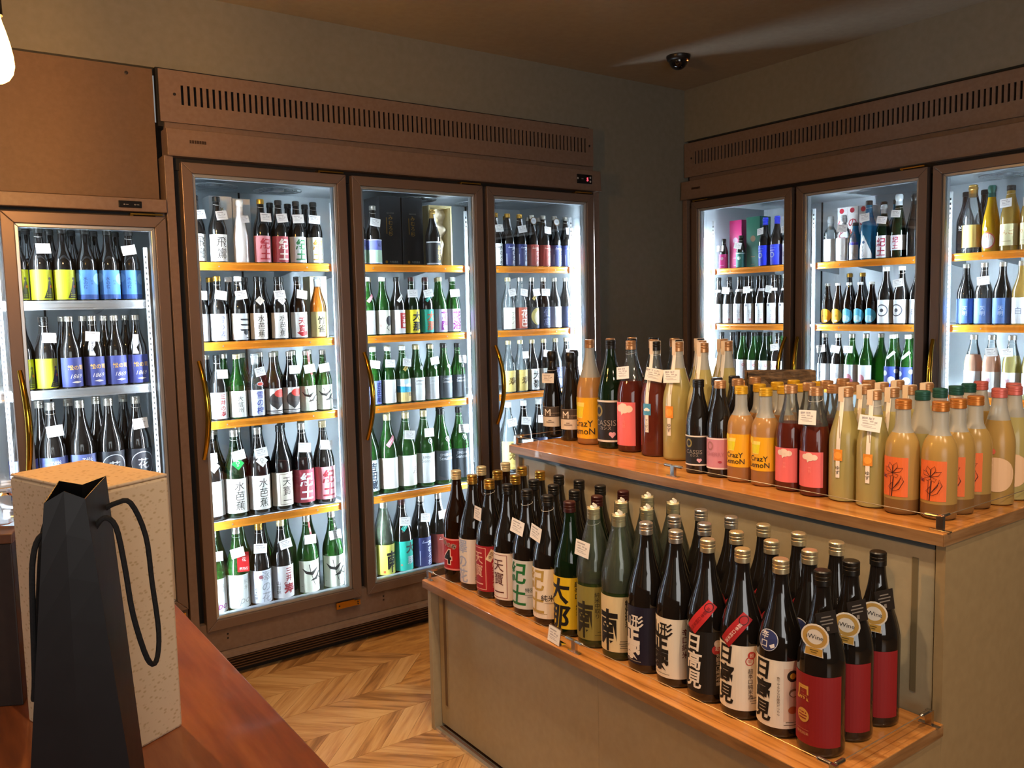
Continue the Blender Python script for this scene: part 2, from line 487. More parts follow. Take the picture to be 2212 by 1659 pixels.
def cooler(name, label, loc, rotz, xl, xr, zb, zt, doors, shelves, rail, tall=True, floor_z=0.2, tubes=(), header=None, seams=(), fans=()):
    R = empty(name, loc, rotz); tag(R, label, 'cooler')
    il, ir = (xl + 0.055, xr - 0.045) if tall else (xl + 0.3, xr - 0.013)          # inner cavity
    tw = 0.03 if tall else 0.010
    ztop = zt - 0.01
    mb = MB()
    mb.box(il - tw, ir + tw, 0.70, 0.73, 0.1, ztop + 0.04)
    mb.box(il - tw, il, 0.06, 0.70, 0.1, ztop + 0.04); mb.box(ir, ir + tw, 0.06, 0.70, 0.1, ztop + 0.04)
    mb.box(il, ir, 0.06, 0.70, ztop, ztop + 0.04); mb.box(il, ir, 0.05, 0.70, 0.1, floor_z)
    mb.build('inner_liner', M_LINER, R)
    for sx in seams: box('panel_seam', M_BLACK, (sx - 0.004, sx + 0.004, 0.694, 0.701, floor_z, ztop), R)
    # outer frame: stiles, top rail, bottom rail
    mb = MB()
    mb.box(xl, xl + 0.034, -0.004, 0.12, 0, zt + 0.02); mb.box(xr - 0.036, xr, 0.02, 0.12, 0, zt + 0.02)
    mb.box(xl, xr, 0.74, 0.80, 0, zt + 0.3)
    mb.build('side_stile', M_BROWN, R, bevel=0.002)
    box('head_rail', M_BLACK, (xl + 0.03, xr - 0.03, 0.03, 0.07, zt - 0.03, zt + 0.03), R)
    box('sill_rail', M_BROWN, (xl + 0.03, xr - 0.01, 0.012, 0.08, 0.115, zb + 0.03), R)
    box('stile_gap', M_BLACK, (xl + 0.034, xl + 0.074, 0.046, 0.09, 0.1, zt + 0.02), R)
    ed = [d[1] for d in doors[:-1]]
    for i in range(len(doors) - 1):
        a, c = doors[i][1], doors[i + 1][0]
        box('mullion', M_BLACK, (a - 0.012, c + 0.012, 0.047, 0.085, zb - 0.02, zt + 0.01), R)
    for d in doors: door(R, d[0], d[1], zb, zt, d[2])
    for d in doors:
        hm = MB()
        for zz in (zb - 0.028, zb - 0.046): hm.box(d[0] + 0.082, d[0] + 0.089, 0.0105, 0.0125, zz - 0.0035, zz + 0.0035)
        hm.build('bolt', M_BLACK, R)
    if tall:
        # header, control panel, ventilation panel above
        hx0, hx1, hz0, hz1 = header
        h = MB().prism([(-0.03, hz0), (0.06, hz0), (0.06, hz1), (-0.026, hz1)], 0, hx0, hx1).build('header', M_BROWN, R, bevel=0.003)
        box('header_lip', M_FRAME, (hx0, hx1, -0.034, -0.028, hz0 - 0.002, hz0 + 0.004), h)
        em = MB()
        for i in range(7): em.box(hx0 + 0.085 + i * 0.0095, hx0 + 0.0915 + i * 0.0095, -0.0305, -0.028, hz0 + 0.052, hz0 + 0.064)
        em.build('maker_logo', mat('logo_metal', '#4a3a30', 0.35, 0.6), h)
        cp = box('control_panel', mat('control_black', '#0c0d10', 0.25), (hx1 - 0.172, hx1 - 0.07, -0.034, -0.026, hz0 + 0.032, hz0 + 0.080), h, 0.002)
        lr = mat('ink_ledred', '#ff2030', 0.4, emit=(1.0, 0.05, 0.08), estr=4.0)
        md = flat([(T('5', 0, 0, 0.026, 0.03), 'ledred', 0)], 'digit', y=0)
        dg = obj('lettering', md, h); dg.location = (hx1 - 0.102, -0.0345, hz0 + 0.055)
        kb = flat([(DISC(-0.068, 0.003, 0.0055, 14), '#a9a9a9', 0), (DISC(0.019, 0.010, 0.0058, 14), '#a9a9a9', 0), (DISC(0.019, -0.010, 0.0058, 14), '#a9a9a9', 0), (RECT(-0.036, 0.002, 0.014, 0.006), '#5f6066', 0)], 'keys', y=0)
        kb = obj('button', kb, h); kb.location = (hx1 - 0.102, -0.0345, hz0 + 0.055)
        box('header_recess', M_BROWN, (xl + 0.02, xr - 0.03, 0.035, 0.06, hz1 - 0.01, hz1 + 0.06), R)
        gx0, gx1 = xl, xr - 0.045
        g = obj('vent_grille', slot_panel(gx0, gx1, 2.292, 2.492, 86, gx0 + 0.075, gx1 - 0.045, 2.362, 2.438, 0.42, 0.012), R)
        box('grille_backing', M_BLACK, (gx0 - 0.001, gx1 + 0.004, 0.05, 0.08, 2.28, 2.506), R)
        for sx in (gx0 + 0.057, gx1 - 0.028):
            s = MB().lathe([(0.006, 0), (0.006, 0.002), (0.003, 0.003)], 10).build('screw', M_BLACK, R); s.rotation_euler = (PI / 2, 0, 0); s.location = (sx, 0.012, 2.40)
    else:
        hx0, hx1, hz0, hz1 = header
        h = box('header', M_BROWN, (hx0, hx1, -0.022, 0.05, hz0, hz1), R, 0.003)
        cp = box('control_panel', mat('control_black', '#0c0d10', 0.25), (hx1 - 0.175, hx1 - 0.092, -0.026, -0.02, hz0 + 0.012, hz0 + 0.038), h, 0.002)
        kb = flat([(DISC(-0.02, 0, 0.003, 10), '#777777', 0), (RECT(-0.01, 0, 0.010, 0.003), '#777777', 0), (DISC(0.018, 0, 0.003, 10), '#777777', 0), (RECT(0.028, 0, 0.010, 0.003), '#777777', 0)], 'keys', y=0)
        kb = obj('button', kb, h); kb.location = (hx1 - 0.135, -0.0265, hz0 + 0.024)
    # base louvers
    box('kick_board', M_DARK, (xl + 0.005, xr - 0.005, 0.03, 0.07, 0.0, 0.12), R)
    MB().prism([(-0.012, 0.088), (-0.008, 0.104), (0.028, 0.118), (0.028, 0.112), (-0.004, 0.088)], 0, xl + 0.005, xr - 0.005).build('kick_cap', M_BROWN, R)
    box('louver_backing', M_BLACK, (xl + 0.01, xr - 0.01, 0.012, 0.03, 0.03, 0.095), R)
    LM = MB().prism([(-0.012, -0.0045), (-0.012, -0.001), (0.008, 0.0045), (0.008, 0.001)], 0, xl + 0.006, xr - 0.006).mesh('louver', mat('louver_bronze', '#5c4636', 0.3, 0.5))
    for k in range(5):
        o = obj('louver', LM, R); o.location = (0, 0, 0.038 + k * 0.0115)
    # shelves per door
    for (sx0, sx1, zs) in shelves:
        s = box('shelf', M_SHELFW, (sx0, sx1, 0.158, 0.62, zs - 0.012, zs), R)
        rb = MB()
        rb.prism([(0.149, zs - 0.032), (0.156, zs - 0.032), (0.156, zs + 0.003), (0.149, zs + 0.003), (0.149, zs - 0.004), (0.151, zs - 0.008), (0.151, zs - 0.023), (0.149, zs - 0.027)], 0, sx0, sx1)
        rb.build('price_rail', rail, s)
        for bx in (sx0 + 0.12, sx1 - 0.12):
            MB().prism([(0.30, zs - 0.013), (0.62, zs - 0.013), (0.62, zs - 0.05)], 0, bx - 0.004, bx + 0.004).build('bracket', M_SILVER, s)
        for bx in (sx0 + 0.16, sx1 - 0.14):
            q = MB().lathe([(0.0032, 0), (0.0032, 0.0015)], 8).build('rivet', M_SILVER, s); q.rotation_euler = (PI / 2, 0, 0); q.location = (bx, 0.150, zs - 0.015)
    for (tx, z0, z1) in tubes:
        box('light_tube', M_LED, (tx - 0.009, tx + 0.009, 0.094, 0.112, z0, z1), R)
        for sx in (tx - 0.029, tx + 0.029):
            if not il + 0.01 < sx < ir - 0.01: continue
            st = box('shelf_standard', M_SHELFW, (sx - 0.007, sx + 0.007, 0.136, 0.146, floor_z, ztop - 0.1), R)
            gm = MB(); zz = floor_z + 0.03
            while zz < ztop - 0.13:
                gm.box(sx - 0.003, sx + 0.003, 0.1345, 0.1365, zz, zz + 0.010); zz += 0.022
            gm.build('slot_groove', M_BLACK, st)
    for (fx, fy) in fans:
        f = MB().lathe([(0.0, 0.0), (0.03, 0.0), (0.03, 0.01)], 20).build('fan_guard', M_SILVER, R)
        f.location = (fx, fy, ztop - 0.03)
        rg = MB()
        for r in (0.05, 0.07, 0.09, 0.11):
            rg.tube([(r * math.cos(2 * PI * i / 20), r * math.sin(2 * PI * i / 20), 0.018 * (1 - r / 0.12)) for i in range(21)], 0.0022, 5)
        for i in range(6):
            a = 2 * PI * i / 6
            rg.tube([(0.02 * math.cos(a), 0.02 * math.sin(a), 0.015), (0.112 * math.cos(a), 0.112 * math.sin(a), 0.0)], 0.002, 5)
        rg.build('guard_mesh', M_SILVER, f)
    return R

ZB, ZT = 0.2122, 2.139
D3 = [(0.0, 0.704), (0.733, 1.436), (1.461, 2.163)]
AORG = (-2.1600, 0.0, 0.0)
CORG = (0.7756, -0.0030, 0.0)
def shelf_rows(ztable):
    spans = [(0.012, 0.706), (0.737, 1.437), (1.463, 2.150)]
    out = []
    for (a, b), zs in zip(spans, ztable):
        for z in zs: out.append((a, b, z))
    return out
ZA = [1.752, 1.412, 1.072, 0.630]
TUB = [(0.024, 0.28, 1.93), (0.7185, 0.28, 1.93), (1.4485, 0.28, 1.93), (2.142, 0.28, 1.93)]
A_DOORS = [(*D3[0], 'l'), (*D3[1], 'l'), (*D3[2], 'l')]
C_DOORS = [(*D3[0], 'r'), (*D3[1], 'l'), (*D3[2], 'l')]
HEAD = (-0.055, 2.195, 2.156, 2.262)
cooler('display_cooler', 'tall bronze three-door glass cooler with thermometer display on back wall', AORG, 0.0, -0.064, 2.222, ZB, ZT, A_DOORS, shelf_rows([ZA] * 3), M_AMBER, tubes=TUB, header=HEAD, seams=(0.45, 1.10, 1.78), fans=((0.22, 0.35), (0.52, 0.35), (1.25, 0.35), (1.62, 0.35)))
ZC = [1.738, 1.406, 1.072, 0.630]
cooler('display_cooler', 'tall bronze three-door glass cooler along the side wall behind island', CORG, -PI / 2, -0.064, 2.222, ZB, ZT, C_DOORS, shelf_rows([ZC] * 3), M_AMBER, tubes=TUB, header=HEAD, seams=(0.42, 1.05, 1.72), fans=((1.62, 0.35),))
# single-door cooler beside it
cooler('display_cooler', 'shorter single-door cooler with silver shelf edges behind the counter', (-2.79, 0.0, 0.0), 0.0, -0.6, 0.563, 0.33, 1.919, [(0.0, 0.561, 'l')], [(-0.05, 0.512, 1.596), (-0.05, 0.512, 1.254), (-0.05, 0.512, 0.812), (-0.05, 0.512, 0.45)], M_SILVER, tall=False, floor_z=0.35, tubes=[(0.536, 0.36, 1.86), (0.018, 0.36, 1.86)], header=(-0.6, 0.562, 1.934, 1.984), seams=(0.2,))  # handle-side tube is added, unseen, to brighten the interior

# ------------------------------------------------------------------ display island
LOW = empty('display_step', (-1.4, -1.733, 0)); tag(LOW, 'low olive display step with oak shelf holding large sake bottles', 'display unit')
UPP = empty('display_cabinet', (-1.4, -1.733, 0)); tag(UPP, 'higher olive display cabinet with oak top holding fruit liqueurs', 'display unit')
def ibox(name, m, d, par, bevel=0.0):
    dx, dy = -1.4, -1.733
    return MB().box(d[0] - dx, d[1] - dx, d[2] - dy, d[3] - dy, d[4], d[5]).build(name, m, par, bevel=bevel)
Y0, Y1 = -0.8975, -2.5690
IZ, UZ = 0.5604, 1.0091
ibox('oak_shelf', M_SHELF, (-1.635, -1.2165, Y1, Y0, IZ - 0.029, IZ), LOW, 0.002)
ibox('oak_top', M_SHELF, (-1.235, -0.44, Y1, Y0, UZ - 0.030, UZ), UPP, 0.002)
M_EDGE = wood('oak_edge', '#6b4a2c', '#86613c', '#9a7650', (14, 1.2, 14), 0.45, 0.05, 3.0)
for (xa, za, par, xb) in ((-1.635, IZ - 0.029, LOW, -1.2165), (-1.235, UZ - 0.030, UPP, -0.44)):
    ibox('edge_band', M_EDGE, (xa - 0.0012, xa + 0.0005, Y1 + 0.001, Y0 - 0.001, za + 0.001, za + 0.0275), par)
    ibox('edge_band', wood('oak_edge_cross', '#6b4a2c', '#86613c', '#9a7650', (1.2, 14, 14), 0.45, 0.05, 3.0), (xa, xb, Y1 - 0.0012, Y1 + 0.0005, za + 0.001, za + 0.0275), par)
# lower carcass: end post, sliding panels, track
ibox('end_post', M_ISLAND, (-1.621, -1.575, Y0 - 0.034, Y0 - 0.012, 0, IZ - 0.0295), LOW, 0.001)
ibox('far_end_panel', M_ISLAND, (-1.575, -1.2165, Y0 - 0.034, Y0 - 0.014, 0, IZ - 0.0295), LOW)
ibox('sliding_panel', M_ISLAND, (-1.590, -1.576, -1.80, Y0 - 0.038, 0.022, IZ - 0.030), LOW)
ibox('sliding_panel', M_ISLAND, (-1.5895, -1.576, Y1 + 0.03, -1.8005, 0.022, IZ - 0.030), LOW)
ibox('finger_groove', mat('groove_brown', '#6b563c', 0.6), (-1.592, -1.588, -0.980, -0.966, 0.10, IZ - 0.033), LOW)
ibox('floor_track', mat('aluminium', '#d9dcdd', 0.25, 0.9), (-1.618, -1.604, Y1 + 0.03, Y0 - 0.036, 0.0, 0.012), LOW, 0.001)
ibox('floor_track', mat('brown_track', '#5c3f29', 0.4), (-1.604, -1.553, Y1 + 0.03, Y0 - 0.036, 0.0, 0.008), LOW)
ibox('floor_track', mat('aluminium', '#d9dcdd', 0.25, 0.9), (-1.5945, -1.5905, Y1 + 0.03, Y0 - 0.036, 0.007, 0.012), LOW)
ibox('near_end_panel', M_ISLANDE, (-1.600, -1.2165, Y1 + 0.004, Y1 + 0.026, 0, IZ - 0.0295), LOW)
# upper cabinet: ends, post, two sliding panels with finger pulls, dark top track
ibox('near_end_panel', M_ISLANDE, (-1.2160, -0.46, Y1 + 0.004, Y1 + 0.026, 0, UZ - 0.0305), UPP)
ibox('far_end_panel', M_ISLAND, (-1.180, -0.46, Y0 - 0.034, Y0 - 0.014, 0, UZ - 0.0305), UPP)
ibox('end_post', M_ISLAND, (-1.2155, -1.18, Y0 - 0.034, Y0 - 0.012, 0.0, UZ - 0.0305), UPP, 0.001)
ibox('sliding_panel', M_ISLAND, (-1.202, -1.188, -1.80, Y0 - 0.040, 0.02, UZ - 0.046), UPP)
ibox('sliding_panel', M_ISLAND, (-1.212, -1.203, Y1 + 0.03, -1.74, 0.02, UZ - 0.046), UPP)
ibox('top_track', mat('track_grey', '#4d5353', 0.5), (-1.2155, -1.18, Y1 + 0.03, Y0 - 0.034, UZ - 0.046, UZ - 0.0305), UPP)
gm = mat('groove_olive', '#6e6247', 0.6)
for yy in (Y0 - 0.072, Y1 + 0.075):
    ibox('finger_groove', gm, (-1.2135 if yy < -2 else -1.2035, -1.2115 if yy < -2 else -1.2015, yy - 0.007, yy + 0.007, IZ + 0.05, UZ - 0.075), UPP)
# wire rails
def rail_post(x, y, z, dirs, par):
    """square steel post with a foot and sleeve arms pointing along dirs"""
    mb = MB(); dx, dy = x + 1.4, y + 1.733
    mb.box(dx - 0.0055, dx + 0.0055, dy - 0.008, dy + 0.008, z, z + 0.036)
    mb.box(dx - 0.006, dx + 0.006, dy - 0.024, dy + 0.024, z, z + 0.003)
    for d in dirs:
        mb.tube([(dx + d[0] * 0.006, dy + d[1] * 0.006, z + 0.033), (dx + d[0] * 0.034, dy + d[1] * 0.034, z + 0.033)], 0.0055, 8)
        mb.tube([(dx + d[0] * 0.034, dy + d[1] * 0.034, z + 0.033), (dx + d[0] * 0.040, dy + d[1] * 0.040, z + 0.033)], [0.0055, 0.002], 8)
    mb.build('rail_post', M_STEEL, par, bevel=0.0008)
M_WIRE = mat('wire_steel', '#c9b79c', 0.3, 0.8)
for (rx, rz, xe, par) in ((-1.617, IZ, -1.235, LOW), (-1.215, UZ, -0.46, UPP)):
    YA, YB, YM = Y0 - 0.018, Y1 + 0.018, -1.733
    back_ = xe if rz > 0.8 else xe - 0.01
    rail_post(rx, YA, rz, [(0, -1), (1, 0)], par); rail_post(rx, YM, rz, [(0, -1), (0, 1)], par); rail_post(rx, YB, rz, [(0, 1), (1, 0)], par)
    if rz > 0.8: rail_post(xe, YA, rz, [(-1, 0)], par); rail_post(xe, YB, rz, [(-1, 0)], par)
    else: rail_post(-1.243, YB, rz, [(-1, 0)], par)
    for (a, c) in (((rx, YA - 0.03), (rx, YM + 0.03)), ((rx, YM - 0.03), (rx, YB + 0.03)), ((rx + 0.03, YB), (back_ - 0.03, YB)), ((rx + 0.03, YA), (back_ - 0.03, YA))):
        MB().tube([(a[0] + 1.4, a[1] + 1.733, rz + 0.033), (c[0] + 1.4, c[1] + 1.733, rz + 0.033)], 0.0011, 6).build('rail_wire', M_WIRE, par)

# ------------------------------------------------------------------ counter and the packages on it
CT = empty('shop_counter', (-3.1, -2.7, 0)); tag(CT, 'reddish walnut shop counter in front holding boxes and bag', 'counter')
MB().box(-0.9, 0.455, -1.8, 1.55, 0.868, 0.900).build('counter_top', M_COUNTER, CT, bevel=0.003)
MB().box(-0.87, 0.425, -1.77, 1.50, 0.0, 0.868).build('counter_base', M_BROWNP, CT)

M_PAPER = noisy('speckled_paper', '#e6c9a4', '#dcb98e', 60, 0.8, 0.15, 5, (1, 1, 0.45))
def speckle():  # warm bulb light is tinted into the white paper's colour
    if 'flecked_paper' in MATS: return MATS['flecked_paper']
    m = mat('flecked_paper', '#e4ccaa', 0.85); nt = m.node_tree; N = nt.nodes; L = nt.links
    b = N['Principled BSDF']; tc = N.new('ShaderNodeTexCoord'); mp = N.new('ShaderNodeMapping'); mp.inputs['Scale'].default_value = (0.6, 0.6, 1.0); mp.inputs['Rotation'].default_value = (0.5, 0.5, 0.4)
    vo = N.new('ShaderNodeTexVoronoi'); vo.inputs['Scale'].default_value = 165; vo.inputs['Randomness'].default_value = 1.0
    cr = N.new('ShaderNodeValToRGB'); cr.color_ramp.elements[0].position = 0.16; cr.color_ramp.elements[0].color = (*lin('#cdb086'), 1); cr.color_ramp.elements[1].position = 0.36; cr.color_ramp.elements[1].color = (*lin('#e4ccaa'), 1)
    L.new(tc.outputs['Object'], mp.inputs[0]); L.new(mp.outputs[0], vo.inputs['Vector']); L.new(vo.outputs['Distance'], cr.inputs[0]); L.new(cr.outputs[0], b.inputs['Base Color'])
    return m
# two-bottle gift box wrapped in flecked paper
ang = math.atan2(-0.229, 0.077)
gb = empty('gift_box', (-2.874, -2.107, 0.900), 0.0)
tag(gb, 'tall lamp-tinted white gift box in flecked paper standing behind black bag', 'gift box')
mb = MB()
F_, B_, L_ = Vector((-2.893, -2.240)), Vector((-2.778, -2.181)), Vector((-2.970, -2.011))
K_ = B_ + (L_ - F_)
P4 = [(q.x + 2.874, q.y + 2.107) for q in (F_, B_, K_, L_)]
mb.prism(P4, 2, 0.0, 0.392)
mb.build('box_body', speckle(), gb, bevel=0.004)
lid = MB(); c = Vector((sum(q[0] for q in P4) / 4, sum(q[1] for q in P4) / 4))
lid.prism([(c.x + (q[0] - c.x) * 0.995, c.y + (q[1] - c.y) * 0.995) for q in P4], 2, 0.3925, 0.397)
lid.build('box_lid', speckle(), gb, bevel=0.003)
# dark box with a clear plastic container on top
db = empty('gift_box', (-3.02, -1.90, 0.900)); tag(db, 'dark brown tall box under clear container, beside flecked gift box', 'gift box')
mb = MB(); mb.prism([(0.050, -0.045), (0.066, 0.01), (-0.05, 0.10), (-0.115, 0.045)], 2, 0.0, 0.272); mb.build('box_body', noisy('dark_card', '#2d221d', '#241b18', 40, 0.5), db, bevel=0.002)
MB().prism([(0.052, -0.047), (0.068, 0.01), (-0.05, 0.102), (-0.117, 0.046)], 2, 0.2722, 0.288).build('box_lid', noisy('brown_card', '#6b4630', '#5c3b28', 40, 0.4), db, bevel=0.002)
pc = empty('plastic_container', (-3.03, -1.86, 1.1882)); tag(pc, 'clear plastic lidded container lying on dark brown box', 'container')
mb = MB(); mb.prism([(0.075, -0.02), (0.08, 0.035), (-0.05, 0.075), (-0.12, 0.01), (-0.08, -0.04)], 2, 0.0, 0.055); mb.build('tub', M_ACRYL, pc, bevel=0.012)
MB().prism([(0.088, -0.025), (0.092, 0.042), (-0.05, 0.085), (-0.13, 0.012), (-0.085, -0.05)], 2, 0.056, 0.066).build('lid', M_ACRYL, pc, bevel=0.004)

# black paper bottle bag with cord handles
bag = empty('paper_bag', (-2.93, -2.42, 0.900)); tag(bag, 'tall black paper bottle bag with cord handles on counter', 'bag')
def bagpart():
    o = Vector((-2.93, -2.42, 0.9))
    g = lambda a: Vector(a) - o
    bFL, bFR, bBR, bBL = g((-3.016, -2.435, 0.9)), g((-2.902, -2.513, 0.9)), g((-2.876, -2.419, 0.9)), g((-2.990, -2.341, 0.9))
    tFL, tFR, tBR, tBL = g((-2.972, -2.452, 1.330)), g((-2.933, -2.468, 1.332)), g((-2.893, -2.365, 1.337)), g((-2.944, -2.353, 1.336))
    tFm = (tFL + tFR) / 2 + Vector((0.0, 0.0, 0.011)); tBm = (tBL + tBR) / 2 + Vector((-0.004, -0.022, -0.004))
    bFm, bBm = (bFL + bFR) / 2, (bBL + bBR) / 2
    bm = bmesh.new()
    def col(b, t, n=9, bow=0.0):
        return [bm.verts.new(b + (t - b) * (i / n)) for i in range(n + 1)]
    cols = [col(bFL, tFL), col(bFm, tFm), col(bFR, tFR), col((bFR + bBR) / 2, (tFR + tBR) / 2), col(bBR, tBR), col(bBm, tBm), col(bBL, tBL), col((bBL + bFL) / 2, (tBL + tFL) / 2)]
    k = len(cols)
    for i in range(k):
        a, c = cols[i], cols[(i + 1) % k]
        for j in range(len(a) - 1): bm.faces.new((a[j], c[j], c[j + 1], a[j + 1]))
    bm.faces.new([c[0] for c in reversed(cols)])
    me = bpy.data.meshes.new('bag_body'); bm.to_mesh(me); bm.free()
    me.materials.append(noisy('black_paper', '#0b0a0c', '#0f0e11', 25, 0.5, 0.05, spec=0.4))
    b = obj('bag_body', me, bag)
    s = b.modifiers.new('paper', 'SOLIDIFY'); s.thickness = 0.0012
    cm = noisy('cord', '#0e0c0c', '#1c1a1a', 300, 0.9)
    def cord(pts):
        P = [g(q) for q in pts]; out = []
        for i in range(len(P) - 1):
            p0, p1, p2, p3 = P[max(i - 1, 0)], P[i], P[i + 1], P[min(i + 2, len(P) - 1)]
            for t in (0, 0.25, 0.5, 0.75):
                out.append(0.5 * ((2 * p1) + (-p0 + p2) * t + (2 * p0 - 5 * p1 + 4 * p2 - p3) * t * t + (-p0 + 3 * p1 - 3 * p2 + p3) * t ** 3))
        out.append(P[-1])
        MB().tube(out, 0.0032, 8).build('cord_handle', cm, bag, smooth=True)
    cord([(-2.924, -2.440, 1.286), (-2.912, -2.446, 1.302), (-2.900, -2.448, 1.290), (-2.893, -2.447, 1.24), (-2.887, -2.445, 1.18), (-2.872, -2.432, 1.118), (-2.858, -2.412, 1.104), (-2.850, -2.398, 1.135), (-2.853, -2.392, 1.20), (-2.857, -2.392, 1.26), (-2.872, -2.392, 1.304), (-2.888, -2.390, 1.306), (-2.902, -2.388, 1.300)])
    cord([(-2.962, -2.420, 1.290), (-2.976, -2.418, 1.284), (-2.984, -2.416, 1.255), (-2.987, -2.414, 1.20), (-2.990, -2.412, 1.12), (-2.992, -2.405, 1.092), (-2.985, -2.392, 1.11), (-2.978, -2.386, 1.2), (-2.968, -2.382, 1.28), (-2.958, -2.382, 1.300)])
bagpart()

# ------------------------------------------------------------------ ceiling camera and pendant lamps
dm = empty('security_camera', (0, 0, 0)); tag(dm, 'small black dome security camera under ceiling above side cooler', 'camera')
dm.location = (0.245, -0.40, CEIL)
MB().lathe([(0.0, 0.0), (0.062, 0.0), (0.062, -0.006), (0.058, -0.020), (0.050, -0.026), (0.0, -0.026)], 32).build('mount_ring', mat('dome_black', '#141212', 0.35), dm, smooth=True)
MB().lathe([(0.048, -0.022)] + [(0.048 * math.cos(t), -0.024 - 0.046 * math.sin(t)) for t in [i * PI / 2 / 8 for i in range(9)]], 32).build('dome', mat('dome_gloss', '#08080a', 0.05, coat=0.5), dm, smooth=True)
li = MB().lathe([(0.0, 0.003), (0.003, 0.0), (0.0, -0.003)], 8).build('indicator_light', mat('indicator', '#ff5a20', 0.4, emit=(1.0, 0.25, 0.06), estr=6.0), dm)
li.location = (0.020, -0.046, -0.030)
BULB = glassy('bulb_glass', (1.0, 0.80, 0.50), (1.0, 0.8, 0.5), 0.0, 0.02, 1.3)
_nt = BULB.node_tree; _em = _nt.nodes.new('ShaderNodeEmission'); _em.inputs[0].default_value = (1.0, 0.50, 0.16, 1); _em.inputs[1].default_value = 5.0
_ad = _nt.nodes.new('ShaderNodeAddShader'); _o = next(n for n in _nt.nodes if n.type == 'OUTPUT_MATERIAL'); _src = _o.inputs[0].links[0].from_socket
_nt.links.new(_src, _ad.inputs[0]); _nt.links.new(_em.outputs[0], _ad.inputs[1]); _nt.links.new(_ad.outputs[0], _o.inputs[0])
def pendant(loc, label, power):
    p = empty('pendant_lamp', (loc[0], loc[1], CEIL)); tag(p, label, 'lamp')
    dz = loc[2] - CEIL
    prof = [(0.0, -0.068), (0.012, -0.066), (0.024, -0.058), (0.033, -0.044), (0.037, -0.026), (0.036, -0.006), (0.031, 0.022), (0.024, 0.050), (0.018, 0.070), (0.0145, 0.086)]
    b = MB().lathe([(r, z + dz) for r, z in prof], 28).build('bulb', BULB, p, smooth=True)
    fm = mat('filament', '#ffb060', 0.5, emit=(1.0, 0.55, 0.18), estr=power)
    fl = MB()
    for i in range(8):
        a = 2 * PI * i / 8
        fl.tube([(0.008 * math.cos(a), 0.008 * math.sin(a), dz + 0.045), (0.019 * math.cos(a), 0.019 * math.sin(a), dz + 0.0), (0.014 * math.cos(a), 0.014 * math.sin(a), dz - 0.042)], 0.0028, 6)
    fl.build('filament', fm, b)
    MB().lathe([(0.0, dz + 0.15), (0.012, dz + 0.148), (0.019, dz + 0.135), (0.020, dz + 0.084), (0.0, dz + 0.084)], 20).build('socket', mat('socket_black', '#1b1714', 0.4), p, smooth=True)
    MB().tube([(0, 0, dz + 0.148), (0, 0, 0.0)], 0.003, 6).build('cord', M_BLACK, p)
    MB().lathe([(0.0, 0.0), (0.045, 0.0), (0.045, -0.012), (0.03, -0.02), (0.0, -0.02)], 20).build('ceiling_rose', mat('socket_black', '#1b1714', 0.4), p)
pendant((-2.876, -1.228, 2.136), 'glowing filament bulb pendant hanging at the picture edge', 1800)

# ------------------------------------------------------------------ bottles
def gl_mat(g):
    return {
        'dark': lambda: mat('glass_black', (0.010, 0.008, 0.007), 0.06, 0, 0.6, coat=0.3),
        'brown': lambda: glassy('glass_brown', (0.10, 0.035, 0.008), (0.05, 0.02, 0.008), 0.45, 0.04, 1.5),
        'green': lambda: glassy('glass_green', (0.16, 0.42, 0.10), (0.05, 0.22, 0.04), 0.42, 0.04, 1.5),
        'deepgreen': lambda: glassy('glass_deep_green', (0.05, 0.14, 0.05), (0.015, 0.05, 0.018), 0.5, 0.04, 1.5),
        'lime': lambda: glassy('glass_lime', (0.34, 0.50, 0.22), (0.13, 0.22, 0.07), 0.40, 0.04, 1.5),
        'clear': lambda: glassy('glass_clear', (0.88, 0.92, 0.92), (0.8, 0.85, 0.85), 0.10, 0.03, 1.5),
        'amber': lambda: glassy('liquid_amber', (0.85, 0.42, 0.08), (0.75, 0.32, 0.05), 0.45, 0.05, 1.5),
        'blue': lambda: glassy('glass_blue', (0.12, 0.50, 0.75), (0.08, 0.36, 0.60), 0.45, 0.04, 1.5),
        'whiteb': lambda: mat('white_lacquer', '#e4e4e4', 0.3),
        'frost': lambda: glassy('glass_frost', (0.75, 0.76, 0.72), (0.78, 0.77, 0.70), 0.72, 0.35, 1.35),
        'yuzu': lambda: glassy('liquid_yuzu', (0.75, 0.65, 0.20), (0.74, 0.63, 0.24), 0.93, 0.18, 1.4),
        'orange': lambda: glassy('liquid_lemon', (0.8, 0.4, 0.1), (0.80, 0.42, 0.14), 0.93, 0.22, 1.4),
        'orangelow': lambda: glassy('liquid_lemon_sediment', (0.6, 0.2, 0.05), (0.62, 0.27, 0.09), 0.95, 0.22, 1.4),
        'lotus': lambda: glassy('liquid_lotus', (0.8, 0.5, 0.1), (0.74, 0.47, 0.14), 0.93, 0.25, 1.4),
        'lotuslow': lambda: glassy('liquid_lotus_sediment', (0.5, 0.25, 0.05), (0.40, 0.21, 0.07), 0.95, 0.25, 1.4),
        'plum': lambda: glassy('liquid_plum', (0.40, 0.06, 0.03), (0.26, 0.045, 0.025), 0.6, 0.05, 1.5),
        'sour': lambda: glassy('liquid_sour_plum', (0.45, 0.12, 0.05), (0.30, 0.06, 0.035), 0.65, 0.05, 1.5),
        'juice': lambda: glassy('liquid_orange_juice', (0.9, 0.5, 0.02), (0.88, 0.52, 0.02), 0.9, 0.08, 1.45),
        'peach': lambda: glassy('liquid_peach', (0.9, 0.5, 0.35), (0.90, 0.52, 0.36), 0.85, 0.1, 1.45),
        'honey': lambda: glassy('liquid_honey', (0.9, 0.6, 0.15), (0.85, 0.58, 0.16), 0.5, 0.05, 1.45),
    }[g]()
